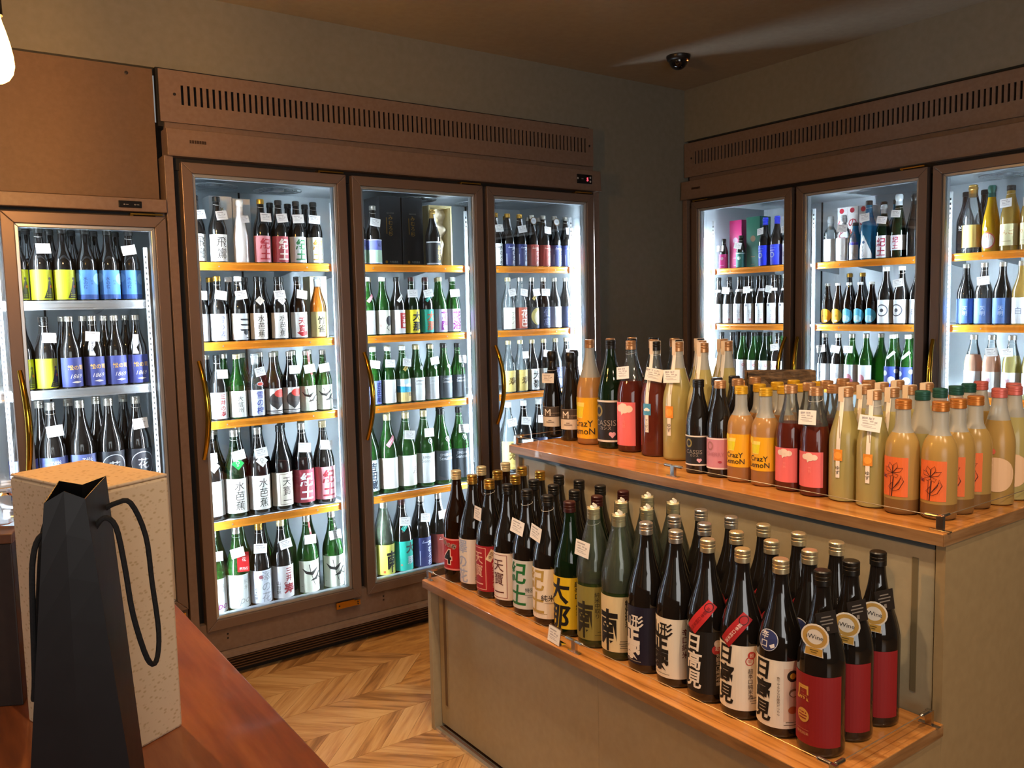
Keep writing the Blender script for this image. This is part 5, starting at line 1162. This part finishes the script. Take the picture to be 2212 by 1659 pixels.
def back(org, rot, z, y, xs, glass, cap, where, kind='mid', scale=0.99, des=None, rowname='second'):
    gs = glass if isinstance(glass, list) else [glass] * len(xs); cs = cap if isinstance(cap, list) else [cap] * len(xs)
    nm = {'dark': 'dark', 'green': 'green', 'deepgreen': 'deep green', 'blue': 'blue'}
    for i, (x, g, c) in enumerate(zip(xs, gs, cs)):
        px, py = to_world(org, rot, x, y + random.uniform(-0.006, 0.006))
        bottle(kind, g, c, des, (px, py, z + 0.0005), rot, '%s bottle, %s along %s row, %s' % (nm[g], ORD[i], rowname, where), 'rear bottles on ' + where, scale=scale)
def A(xs): return [round(x + 2.16, 3) for x in xs]
W = lambda s, d: '%s shelf, %s door, back cooler' % (SHN[s], d)
FY = 0.207
# --- back cooler, first door
x = A([-2.06, -1.969, -1.869, -1.776, -1.696, -1.613, -1.53])
row(AORG, 0, ZA[0], FY, [(x[0], 'dark', 'black', 'byan', True, (), 'dark bottle, white brushwork label'), (x[1], 'dark', 'black', 'byan', True, (), 'dark bottle, white brushwork label'), (x[2], 'whiteb', 'white', None, True, (), 'all-white sparkling bottle', 'champ', 0.80), (x[3], 'dark', 'gold', 'kid_p', True, (), 'gold-capped bottle, pink label'), (x[4], 'dark', 'black', 'kid_r', True, (), 'dark bottle, red label'), (x[5], 'dark', 'black', 'kid_g', True, (), 'dark bottle, silver label, green brushwork'), (x[6], 'dark', 'black', 'kid_o', True, (), 'dark bottle, white label, gold brushwork')], W(0, 'first'))
back(AORG, 0, ZA[0], 0.31, [x[4] + 0.0, x[5] + 0.01, x[6] - 0.01], 'dark', ['black', 'black', 'black'], W(0, 'first'))
x = A([-2.063, -1.986, -1.894, -1.808, -1.716, -1.623, -1.526])
row(AORG, 0, ZA[1], FY, [(x[0], 'dark', 'gold', 'zaku', True, (), 'gold-capped bottle, white label'), (x[1], 'dark', 'gold', 'zaku', True, (), 'gold-capped bottle, white label'), (x[2], 'dark', 'white', 'sanju', True, ('slip',), 'white-capped bottle, striped silver label'), (x[3], 'dark', 'black', 'basho', None, ('wdia',), 'dark bottle, white diamond tag'), (x[4], 'dark', 'black', 'basho', True, ('wdia',), 'dark bottle, white diamond tag'), (x[5], 'brown', 'black', 'tenbo', True, (), 'brown bottle, red writing and swoosh'), (x[6], 'amber', 'clearcap', 'take', None, (), 'clear bottle of amber sake')], W(1, 'first'))
back(AORG, 0, ZA[1], 0.305, [x[0] + 0.045, x[1] + 0.01, x[2] - 0.03, x[3] - 0.04, x[4] - 0.03, x[5] - 0.05], 'dark', ['gold', 'gold', 'white', 'black', 'black', 'black'], W(1, 'first'))
x = A([-2.061, -2.005, -1.915, -1.838, -1.756, -1.675, -1.597, -1.515])
x[0] -= 0.02
row(AORG, 0, ZA[2], FY, [(x[0], 'clear', 'silver', 'sens_w', True, (), 'clear bottle, white label'), (x[1] + 0.0, 'dark', 'black', 'mii_s', True, (), 'dark bottle, red brush writing'), (x[2], 'green', 'cream', 'otoko', None, (), 'green bottle, cream foil neck'), (x[3], 'clear', 'clearcap', 'yukiume', True, ('oval',), 'clear bottle, blue writing, red oval'), (x[4], 'dark', 'silver', 'blackred', None, (), 'dark bottle, black disc and red cap motif'), (x[5], 'dark', 'silver', 'blackred', True, (), 'dark bottle, black disc and red cap motif'), (x[6], 'green', 'silver', 'leaf', True, ('redslip',), 'green bottle, black leaf motif, red slip'), (x[7], 'green', 'silver', 'leaf', True, ('blkslip',), 'green bottle, black leaf motif')], W(2, 'first'))
back(AORG, 0, ZA[2], 0.305, [x[1] + 0.03, x[2] - 0.03, x[3] - 0.04, x[4] - 0.03, x[5] - 0.03, x[6] - 0.04, x[7] - 0.04], ['dark', 'green', 'green', 'dark', 'dark', 'green', 'green'], 'silver', W(2, 'first'))
x = A([-2.046, -1.943, -1.837, -1.732, -1.631, -1.525])
row(AORG, 0, ZA[3], 0.222, [(x[0], 'dark', 'silver', 'plainw', True, ('wdia',), 'dark bottle, white diamond tag'), (x[1], 'deepgreen', 'silver', 'basho_l', True, ('gdia',), 'dark bottle, green diamond tag'), (x[2], 'dark', 'silver', 'basho_l', True, ('wdia',), 'dark bottle, white diamond tag'), (x[3], 'dark', 'black', 'tenbo_l', None, (), 'dark bottle, boxed seal writing'), (x[4], 'dark', 'silver', 'kid_rl', True, (), 'dark bottle, red label'), (x[5], 'dark', 'cream', 'kid_pl', True, (), 'cream-capped bottle, pink label')], W(3, 'first'), 'big', 0.985)
back(AORG, 0, ZA[3], 0.345, [x[0] + 0.06, x[1] + 0.06, x[2] + 0.06, x[3] + 0.05, x[4] + 0.03], ['deepgreen', 'dark', 'dark', 'dark', 'dark'], ['silver', 'silver', 'black', 'black', 'cream'], W(3, 'first'), 'big', 0.985)
x = A([-2.059, -1.956, -1.853, -1.75, -1.625, -1.498])
row(AORG, 0, 0.2, 0.222, [(x[0], 'green', 'silver', 'ippo_p', True, (), 'green bottle, white label, purple script'), (x[1], 'green', 'silver', 'ippo', True, ('redtag',), 'green bottle with red hang tag'), (x[2], 'dark', 'gold', 'sawahana', True, (), 'gold-capped bottle, silver label'), (x[3], 'dark', 'cream', 'mii_l', True, (), 'cream-capped bottle, red writing'), (x[4], 'green', 'silver', 'leaf', True, ('redslip',), 'green bottle, black leaf motif, red slip'), (x[5], 'green', 'silver', 'leaf', True, ('blkslip',), 'green bottle, black leaf motif')], W(4, 'first'), 'big', 0.965)
back(AORG, 0, 0.2, 0.345, [x[0] + 0.05, x[1] + 0.06, x[2] + 0.06, x[3] + 0.07, x[4] + 0.06], ['green', 'green', 'dark', 'green', 'green'], ['silver', 'gold', 'gold', 'silver', 'silver'], W(4, 'first'), 'big', 0.965)
# white cartons behind the top shelf, a cream carton on the second
def carton(org, rot, x, y, z, w, d, h, m, label, pieces=None, key=None, cat='carton', name='bottle_carton'):
    px, py = to_world(org, rot, x, y)
    r = empty(name, (px, py, z + 0.0005), rot); tag(r, label, cat)
    MB().box(-w / 2, w / 2, -d / 2, d / 2, 0, h).build('carton_body', m, r, bevel=0.002)
    if pieces:
        o = obj('lettering', flat(pieces, 'lettering', y=-d / 2 - 0.0006), r)
    return r
M_CW = mat('carton_white', '#dfe0e0', 0.5); M_CB = mat('carton_black', '#111014', 0.4); M_CC = mat('carton_cream', '#e0d8ae', 0.55)
carton(AORG, 0, A([-1.925])[0], 0.34, ZA[0], 0.10, 0.10, 0.30, M_CW, 'white carton with gold brushwork behind top shelf bottles, back cooler', [(T('飛鸞', -0.01, 0.20, 0.055, 0.0, True), '#a8946a', 0)])
carton(AORG, 0, A([-1.829])[0], 0.35, ZA[0], 0.08, 0.10, 0.295, M_CW, 'plain white carton behind the all-white bottle, back cooler')
carton(AORG, 0, A([-1.47])[0] - 0.02, 0.32, ZA[1], 0.085, 0.085, 0.29, M_CC, 'cream carton behind amber sake bottle, back cooler', [(T('竹雀', 0.0, 0.17, 0.04, 0.01, True), '#4a4436', 0)])
# --- back cooler, second door
row(AORG, 0, ZA[0], FY, [(0.86, 'dark', 'silver', 'bluegreen', None, (), 'silver-capped bottle, blue and green label'), (0.922, 'dark', 'silver', 'bluegreen', True, (), 'silver-capped bottle, blue and green label'), (1.263, 'dark', 'goldfoil', 'blackgold', None, ('slip',), 'gold-capped bottle, black label')], W(0, 'second'))
row(AORG, 0, ZA[0], 0.40, [(1.448, 'dark', 'cream', 'swan', None, ('slip',), 'dark bottle near the light, white label')], W(0, 'second'), start=3)
GB_ = lambda: [(T('みむろ杉', 0.0, 0.20, 0.026, 0.0, True), 'gold', 0), (RECT(-0.022, 0.20, 0.003, 0.08), 'gold', 0), (T('今西酒造', 0.012, 0.022, 0.012, 0.0), '#b8b4a8', 0), (DISC(-0.028, 0.022, 0.007), 'gold', 0), (T('純米大吟醸', 0.0, 0.262, 0.008, 0.0), '#8a8478', 0)]
carton(AORG, 0, 1.055, 0.345, ZA[0], 0.118, 0.17, 0.345, M_CB, 'tall black carton with gold writing beside blue label bottle', GB_())
carton(AORG, 0, 1.180, 0.345, ZA[0], 0.118, 0.17, 0.342, M_CB, 'tall black carton with gold writing beside open wooden box', GB_())
wb_ = empty('wooden_box', (*to_world(AORG, 0, 1.350, 0.32), ZA[0] + 0.0005)); tag(wb_, 'open paulownia wood box lined with satin, top shelf, back cooler', 'box')
mw = wood('paulownia', '#c9b57c', '#d8c690', '#e2d3a4', (8, 8, 1), 0.5, 0.0, 3.0)
mb = MB(); mb.box(-0.068, 0.068, 0.04, 0.05, 0, 0.315); mb.box(-0.068, -0.060, -0.05, 0.04, 0, 0.315); mb.box(0.060, 0.068, -0.05, 0.04, 0, 0.315); mb.box(-0.06, 0.06, -0.05, 0.04, 0.305, 0.315); mb.box(-0.06, 0.06, -0.05, 0.04, 0, 0.010); mb.build('tray', mw, wb_)
bm = bmesh.new(); bmesh.ops.create_grid(bm, x_segments=16, y_segments=36, size=0.5)
for v in bm.verts:
    uu, vv = v.co.x * 0.118, (v.co.y + 0.5) * 0.29 + 0.012
    v.co = (uu, 0.02 - 0.020 * math.sin(uu * 60 + vv * 24) * math.cos(vv * 40 - uu * 30) - 0.01 * math.sin(vv * 90 + uu * 50), vv)
me = bpy.data.meshes.new('satin'); bm.to_mesh(me); bm.free(); me.materials.append(mat('satin', '#d6c8ae', 0.28, 0.1)); me.polygons.foreach_set('use_smooth', [True] * len(me.polygons)); obj('satin_lining', me, wb_)
x = A([-1.268, -1.189, -1.113, -1.025, -0.949, -0.881, -0.788])
row(AORG, 0, ZA[1], FY, [(x[0], 'green', 'white', 'white1', None, ('pinkband',), 'green bottle, pink band, white label'), (x[1], 'green', 'white', 'mouse', None, (), 'green bottle, ink drawing label'), (x[2], 'dark', 'black', 'nana', None, ('whiteband',), 'dark bottle, red seal label'), (x[3], 'deepgreen', 'darkred', 'daina_s', True, (), 'green bottle, yellow label'), (x[4], 'dark', 'darkred', 'daina_t', True, ('tealband',), 'dark bottle, teal label and band'), (x[5], 'green', 'cream', 'houou_p', None, (), 'green bottle, lilac label'), (x[6], 'green', 'white', 'houou_p2', True, (), 'green bottle, white label, purple writing')], W(1, 'second'))
back(AORG, 0, ZA[1], 0.305, [x[0] + 0.06, x[1] + 0.06, x[2] + 0.06, x[3] + 0.05, x[4] + 0.06, x[5] + 0.06, x[6] + 0.03], ['green', 'dark', 'deepgreen', 'dark', 'green', 'green', 'dark'], ['cream', 'black', 'black', 'black', 'cream', 'cream', 'silver'], W(1, 'second'))
x = A([-1.246, -1.169, -1.091, -1.014, -0.938, -0.859, -0.771])
row(AORG, 0, ZA[2], FY, [(x[0], 'green', 'white', 'yoshi', True, (), 'green bottle, blue label'), (x[1], 'green', 'white', 'tsuki', True, (), 'green bottle, plain white label'), (x[2], 'green', 'white', 'beach', True, ('goldband',), 'green bottle, beach picture label'), (x[3], 'green', 'cream', 'sens_w', None, ('ringst',), 'green bottle, white label, ring sticker'), (x[4], 'green', 'cream', 'sens_s', True, ('ringst',), 'green bottle, silver label, ring sticker'), (x[5], 'green', 'black', 'sens_d', None, ('ringst',), 'green bottle, slate label, ring sticker'), (x[6], 'green', 'black', 'sens_d', True, ('ringst',), 'green bottle, slate label, ring sticker')], W(2, 'second'))
back(AORG, 0, ZA[2], 0.305, [x[0] + 0.05, x[1] + 0.05, x[2] + 0.05, x[3] + 0.05, x[4] + 0.05, x[5] + 0.05], ['green'] * 6, ['cream', 'cream', 'cream', 'cream', 'black', 'black'], W(2, 'second'))
x = A([-1.279, -1.186, -1.083, -0.978, -0.873, -0.763])
row(AORG, 0, ZA[3], 0.222, [(x[0], 'green', 'cream', 'yoshi_l', None, (), 'large green bottle, pale blue label'), (x[1], 'green', 'cream', 'pinkw', None, ('pinkband',), 'large green bottle, pink band'), (x[2], 'green', 'cream', 'tsuki_l', True, (), 'large green bottle, cream label'), (x[3], 'green', 'cream', 'sens_w', True, ('ringst',), 'large green bottle, white label, ring sticker'), (x[4], 'green', 'black', 'sens_d', None, ('ringst',), 'large green bottle, slate label, ring sticker'), (x[5], 'green', 'black', 'sens_d', True, ('ringst',), 'large green bottle, slate label, ring sticker')], W(3, 'second'), 'big', 0.985)
back(AORG, 0, ZA[3], 0.345, [x[0] + 0.07, x[1] + 0.07, x[2] + 0.07, x[3] + 0.06, x[4] + 0.05], 'green', ['cream', 'cream', 'silver', 'black', 'black'], W(3, 'second'), 'big', 0.985)
x = A([-1.299, -1.225, -1.118, -1.009, -0.904, -0.795])
row(AORG, 0, 0.2, 0.222, [(x[0] - 0.02, 'lime', 'white', 'yoshi_l', None, (), 'large green bottle, pale label'), (x[1] + 0.005, 'lime', 'white', 'minami_y', None, ('film',), 'film-wrapped bottle, yellow-green label'), (x[2], 'dark', 'darkred', 'daina_tl', True, ('tealband',), 'large dark bottle, teal label and band'), (x[3], 'dark', 'silver', 'mimu_n', True, ('slip',), 'large dark bottle, navy label'), (x[4], 'dark', 'silver', 'mimu_r', True, ('slip',), 'large dark bottle, brick red label'), (x[5], 'dark', 'silver', 'mimu_r', None, ('slip',), 'large dark bottle, brick red label')], W(4, 'second'), 'big', 0.965)
back(AORG, 0, 0.2, 0.345, [x[1] + 0.06, x[2] + 0.06, x[3] + 0.06], 'dark', 'silver', W(4, 'second'), 'big', 0.965)
# --- back cooler, third door
x = A([-0.5, -0.423, -0.346, -0.278, -0.192, -0.112, -0.036])
row(AORG, 0, ZA[0], FY, [(x[0], 'dark', 'gold', 'mimu_w', True, ('slip',), 'gold-capped bottle, white label'), (x[1], 'dark', 'gold', 'mimu_n', None, ('slip',), 'gold-capped bottle, navy label'), (x[2], 'dark', 'gold', 'mimu_n', True, ('slip',), 'gold-capped bottle, navy label'), (x[3], 'dark', 'silver', 'mimu_r', None, ('slip', 'medals'), 'silver-capped bottle, brick label, medal'), (x[4], 'dark', 'silver', 'mimu_r', True, ('slip',), 'silver-capped bottle, brick label'), (x[5], 'dark', 'silver', 'mimu_n', None, ('slip', 'medals'), 'silver-capped bottle, navy label, medal'), (x[6], 'dark', 'silver', 'mimu_n', True, ('slip',), 'silver-capped bottle, navy label')], W(0, 'third'))
back(AORG, 0, ZA[0], 0.305, [x[0] + 0.06, x[1] + 0.05, x[3] + 0.06, x[4] + 0.05], 'dark', ['gold', 'gold', 'silver', 'silver'], W(0, 'third'))
x = A([-0.433, -0.345, -0.268, -0.209, -0.117, -0.046])
row(AORG, 0, ZA[1], FY, [(x[0], 'clear', 'cream', 'cream', True, (), 'clear bottle, cream label'), (x[1], 'clear', 'silver', 'redor', True, (), 'clear bottle, brick label'), (x[2], 'dark', 'silver', 'moon', True, ('goldband',), 'dark bottle, gold moon label'), (x[3], 'brown', 'silver', 'darkblue', True, (), 'brown bottle, dark blue label'), (x[4], 'dark', 'silver', 'swan', None, (), 'dark bottle, pale label'), (x[5], 'dark', 'silver', 'darkblue', None, (), 'dark bottle, dark blue label')], W(1, 'third'))
x = A([-0.421, -0.355, -0.302, -0.217, -0.113, -0.037])
row(AORG, 0, ZA[2], FY, [(x[0] - 0.02, 'clear', 'cream', 'goldl', None, (), 'clear bottle, gold label'), (x[1], 'clear', 'cream', 'goldl', True, (), 'clear bottle, gold label'), (x[2] + 0.025, 'dark', 'cream', 'caluw', None, (), 'dark bottle, white label'), (x[3], 'dark', 'cream', 'caluw', True, (), 'dark bottle, white label'), (x[4], 'dark', 'cream', 'darkblue', None, (), 'dark bottle, navy label'), (x[5], 'dark', 'cream', 'swan', True, (), 'dark bottle, pale label')], W(2, 'third'))
x = A([-0.43, -0.357, -0.256, -0.15])
row(AORG, 0, ZA[3], 0.222, [(x[0] - 0.01, 'clear', 'white', 'goldl', True, (), 'large clear bottle, gold label'), (x[1] + 0.02, 'dark', 'white', 'swan', True, (), 'large dark bottle, pale label'), (x[2] + 0.02, 'dark', 'white', 'darkblue', True, (), 'large dark bottle, navy label'), (x[3] + 0.02, 'dark', 'white', 'darkblue', None, (), 'large dark bottle, navy label')], W(3, 'third'), 'big', 0.985)
row(AORG, 0, 0.2, 0.222, [(A([-0.50])[0], 'dark', 'silver', 'goldl', None, (), 'large dark bottle, gold label'), (A([-0.39])[0], 'dark', 'silver', 'mimu_r', None, (), 'large dark bottle, brick label')], W(4, 'third'), 'big', 0.965)
# --- single-door cooler
BO = (-2.79, 0.0, 0.0); B = lambda xs: [round(x + 2.79, 3) for x in xs]
WB = lambda s: '%s shelf of single-door cooler' % SHN[s]
x = B([-2.726, -2.646, -2.571, -2.493, -2.415, -2.332])
row(BO, 0, 1.596, FY, [(x[0], 'dark', None, 'limeb', None, (), 'uncapped dark bottle, lime label'), (x[1], 'dark', 'black', 'limeb', True, (), 'dark bottle, lime label'), (x[2], 'dark', 'black', 'limeb', None, (), 'dark bottle, lime label'), (x[3], 'dark', 'black', 'skyb', None, (), 'dark bottle, sky blue label'), (x[4], 'dark', 'black', 'skyb', None, (), 'dark bottle, sky blue label'), (x[5], 'dark', 'black', 'skyb', True, (), 'dark bottle, sky blue label')], WB(0))
back(BO, 0, 1.596, 0.30, [x[1] - 0.03, x[2] - 0.03, x[2] + 0.045, x[4] - 0.03, x[5] - 0.035], 'dark', 'black', WB(0)); back(BO, 0, 1.596, 0.39, [x[1] - 0.05, x[3] - 0.02, x[4] - 0.02, x[5] - 0.04], 'dark', 'black', WB(0), rowname='third')
x = B([-2.735, -2.656, -2.57, -2.483, -2.402, -2.325])
row(BO, 0, 1.254, FY, [(x[0], 'dark', 'black', 'limeb', None, (), 'dark bottle, lime label'), (x[1], 'dark', 'black', 'limeb', True, (), 'dark bottle, lime label'), (x[2], 'dark', 'silver', 'navyb', None, (), 'dark bottle, navy label'), (x[3], 'dark', 'silver', 'navyb', True, ('longslip',), 'dark bottle, navy label, long slip'), (x[4], 'dark', 'silver', 'navyb', None, (), 'dark bottle, navy label'), (x[5], 'dark', 'silver', 'navyb', None, ('longslip',), 'dark bottle, navy label, long slip')], WB(1))
back(BO, 0, 1.254, 0.30, [x[0] + 0.04, x[1] + 0.045, x[2] - 0.02, x[3] - 0.04, x[4] - 0.04, x[5] - 0.03], 'dark', 'silver', WB(1))
x = B([-2.746, -2.651, -2.55, -2.445, -2.343])
row(BO, 0, 0.812, 0.222, [(x[0], 'dark', 'silver', 'slate', None, (), 'large dark bottle, slate label'), (x[1], 'dark', 'silver', 'slate', True, (), 'large dark bottle, slate label'), (x[2], 'dark', 'silver', 'slate', None, (), 'large dark bottle, slate label'), (x[3], 'dark', 'silver', 'blackc', None, (), 'large dark bottle, black ring label'), (x[4], 'dark', 'silver', 'blackc', True, (), 'large dark bottle, black ring label')], WB(2), 'big', 0.985)
back(BO, 0, 0.812, 0.345, [x[1] - 0.02, x[2] - 0.02, x[3] - 0.02, x[4] - 0.03], 'dark', 'silver', WB(2), 'big', 0.985)
# --- side cooler
CR = -PI / 2
WC = lambda s, d: '%s shelf, %s door, side cooler' % (SHN[s], d)
row(CORG, CR, ZC[0], FY, [(0.075, 'dark', 'black', 'pinkl', True, (), 'small dark bottle, pink label', 'slim', 0.9), (0.205, 'dark', 'black', 'greenl', True, (), 'small dark bottle, green label', 'slim', 0.95), (0.385, 'dark', 'blue', 'bluel', True, (), 'dark bottle, blue cap and label'), (0.462, 'dark', 'blue', 'bluel', None, (), 'dark bottle, blue cap and label'), (0.537, 'dark', 'black', 'swan', True, (), 'dark bottle, pale label')], WC(0, 'first'))
emb = lambda c: [(DISC(0, 0.17, 0.018), c, 0), (RECT(0, 0.065, 0.03, 0.004), c, 0), (RECT(0, 0.02, 0.025, 0.004), c, 0)]
carton(CORG, CR, 0.150, 0.27, ZC[0], 0.092, 0.092, 0.290, mat('carton_magenta', '#d02a78', 0.45), 'magenta carton with silver emblem on top shelf, side cooler', emb('#c9a8bc'))
carton(CORG, CR, 0.290, 0.26, ZC[0], 0.098, 0.10, 0.297, mat('carton_green', '#1d6650', 0.45), 'dark green carton with copper emblem on top shelf, side cooler', emb('#9a7a58'))
x = [0.049, 0.123, 0.196, 0.28, 0.356, 0.43, 0.512]
row(CORG, CR, ZC[1], FY, [(xx, 'dark', 'white' if i == 6 else 'black', 'rndw', (True if i in (1, 3, 5) else None), ('neckw',), 'dark bottle, rounded white label') for i, xx in enumerate(x)], WC(1, 'first'))
back(CORG, CR, ZC[1], 0.30, [0.20, 0.25, 0.32, 0.39, 0.47], 'dark', 'black', WC(1, 'first'))
x = [0.061, 0.14, 0.22, 0.302, 0.384, 0.47]
row(CORG, CR, ZC[2], FY, [(x[0], 'dark', 'black', 'rr', None, (), 'dark bottle, white label'), (x[1], 'dark', 'black', 'rr', None, (), 'dark bottle, white label'), (x[2], 'green', 'black', 'rr', None, (), 'green bottle, white label'), (x[3], 'green', 'black', 'rr', None, (), 'green bottle, white label'), (x[4], 'deepgreen', 'black', 'rr', None, (), 'green bottle, red ring label'), (x[5], 'dark', 'black', 'rr', True, (), 'dark bottle, red ring label')], WC(2, 'first'))
back(CORG, CR, ZC[2], 0.30, [0.12, 0.18, 0.27, 0.345, 0.43], ['dark', 'dark', 'green', 'green', 'green'], 'black', WC(2, 'first'))
for i, xx in enumerate((0.775, 0.838, 0.903)):
    carton(CORG, CR, xx, 0.40, ZC[0], 0.062, 0.08, 0.305, M_CW, 'white carton with red kana, %s of three, side cooler' % ORD[i], [(T('のどごし', 0.0, 0.13, 0.058, 0.01, True), '#b01c34', 0), (DISC(-0.005, 0.285, 0.014), '#b01c34', 0)])
row(CORG, CR, ZC[0], FY, [(0.816, 'clear', 'clearcap', 'water', None, (), 'clear bottle, white label', 'flask', 1.0), (0.886, 'clear', 'clearcap', 'water', True, (), 'clear bottle, white label', 'flask', 1.0), (0.952, 'blue', 'black', 'tris', None, (), 'small blue bottle, paper tag', 'slim', 0.98), (1.030, 'blue', 'black', 'tri', True, (), 'tall blue bottle, triangular label', 'mid', 1.06), (1.110, 'deepgreen', 'clearcap', 'kid_sp', True, (), 'green bottle, clear cap, red brushwork', 'mid', 0.96), (1.190, 'deepgreen', 'clearcap', 'kid_sp', True, (), 'larger green bottle, red brushwork', 'champ', 0.92), (1.262, 'dark', 'black', None, None, (), 'plain dark bottle', 'champ', 0.9), (1.322, 'dark', 'black', 'bhan', None, (), 'black bottle with white mark', 'mid', 1.1)], WC(0, 'second'))
back(CORG, CR, ZC[0], 0.32, [1.06, 1.12, 1.17], 'blue', 'black', WC(0, 'second'), 'mid', 1.06)
x = [0.8, 0.855, 0.921, 0.979, 1.039]
row(CORG, CR, ZC[1], FY, [(xx, 'brown', 'white', 'beery' if i < 2 else 'beerb', None, ('beern',), ('brown beer bottle, yellow label' if i < 2 else 'brown beer bottle, sky blue label')) for i, xx in enumerate(x)], WC(1, 'second'), 'beer', 1.0) if 'beern' in EXTRA else row(CORG, CR, ZC[1], FY, [(xx, 'brown', 'white', 'beery' if i < 2 else 'beerb', None, (), ('brown beer bottle, yellow label' if i < 2 else 'brown beer bottle, sky blue label')) for i, xx in enumerate(x)], WC(1, 'second'), 'beer', 1.0)
row(CORG, CR, ZC[1], FY, [(1.129, 'dark', 'white', 'mon', None, (), 'white-capped bottle, crest label'), (1.210, 'dark', 'white', 'mon', True, (), 'white-capped bottle, crest label'), (1.288, 'dark', 'white', 'swan', None, (), 'white-capped bottle, pale label')], WC(1, 'second'), start=5, scale=1.02)
back(CORG, CR, ZC[1], 0.31, [0.86, 0.93], 'dark', 'gold', WC(1, 'second'), 'mid', 0.95)
x = [0.785, 0.86, 0.933, 1.021, 1.179, 1.251, 1.31]
row(CORG, CR, ZC[2], FY, [(x[0], 'dark', 'white', 'swan', True, (), 'dark bottle, pale label'), (x[1], 'dark', 'white', 'swan', True, (), 'dark bottle, pale label'), (x[2], 'green', 'silver', 'flow', True, (), 'green bottle, pink flower label'), (x[3], 'green', 'silver', 'flow', None, (), 'green bottle, pink flower label'), (x[4], 'green', 'white', 'ind', None, ('whiteband',), 'green bottle, blue dotted label'), (x[5], 'green', 'white', 'ind', None, ('whiteband',), 'green bottle, blue dotted label'), (x[6], 'green', 'white', 'swan', None, (), 'green bottle, pale label')], WC(2, 'second'))
back(CORG, CR, ZC[2], 0.30, [0.98, 1.06, 1.11, 1.22], 'green', 'silver', WC(2, 'second'))
row(CORG, CR, ZC[0], 0.32, [(1.480, 'dark', 'black', 'bhan', None, (), 'black bottle with white mark', 'mid', 1.05), (1.525, 'dark', 'black', 'bhan', None, (), 'black bottle with white mark', 'mid', 1.05)], WC(0, 'third'))
row(CORG, CR, ZC[0], FY, [(1.546, 'clear', 'goldfoil', 'goldw', None, (), 'gold-topped clear bottle, gold label', 'mid2', 1.08), (1.630, 'juice', 'green', 'juicel', None, (), 'orange juice coloured bottle, round label', 'champ', 0.88), (1.712, 'honey', 'black', 'ringo', True, (), 'amber bottle, cream label', 'mid2', 1.0), (1.795, 'honey', 'black', 'ringo', True, (), 'amber bottle, cream label', 'mid2', 1.0)], WC(0, 'third'), start=2)
row(CORG, CR, ZC[1], FY, [(1.546, 'dark', 'silver', 'bluep', None, (), 'dark bottle, blue label'), (1.611, 'dark', 'silver', 'bluep', True, (), 'dark bottle, blue label'), (1.69, 'dark', 'silver', 'bluep', None, (), 'dark bottle, blue label'), (1.757, 'honey', 'silver', 'swan', None, (), 'pale yellow bottle, white label'), (1.835, 'honey', 'silver', 'swan', None, (), 'pale yellow bottle, white label')], WC(1, 'third'), scale=1.0)
PEA = (('peach', 0.20), ('clear', None)); YEL = (('yuzu', 0.20), ('clear', None))
row(CORG, CR, ZC[2], FY, [(1.568, PEA, 'silver', 'whitel', None, (), 'peach coloured bottle, white label', 'mid2', 0.98), (1.649, PEA, 'silver', 'whitel', True, (), 'peach coloured bottle, white label', 'mid2', 0.98), (1.737, YEL, 'silver', 'whitel', True, (), 'yellow bottle, white label', 'mid2', 0.98), (1.82, YEL, 'silver', 'whitel', None, (), 'yellow bottle, white label', 'mid2', 0.98)], WC(2, 'third'))
row(CORG, CR, ZC[3], 0.222, [(1.66, YEL, 'silver', 'ringo_w', None, (), 'large yellow bottle, kana label', 'big', 0.985), (1.78, YEL, 'silver', 'ringo_w', None, (), 'large yellow bottle, kana label', 'big', 0.985)], WC(3, 'third'))

# nudge neighbours on one shelf apart until none touch
for it in range(60):
    moved = False
    for i in range(len(PLACED)):
        a, ra = PLACED[i]
        for j in range(i + 1, len(PLACED)):
            b, rb = PLACED[j]
            if abs(a.location.z - b.location.z) > 0.05: continue
            dx, dy = b.location.x - a.location.x, b.location.y - a.location.y
            need = ra + rb + 0.0045
            if abs(dx) > need or abs(dy) > need: continue
            d = math.hypot(dx, dy)
            if d < need - 1e-5:
                moved = True; k = (need - d) / 2 / max(d, 1e-6)
                a.location.x -= dx * k; a.location.y -= dy * k; b.location.x += dx * k; b.location.y += dy * k
    if not moved: break
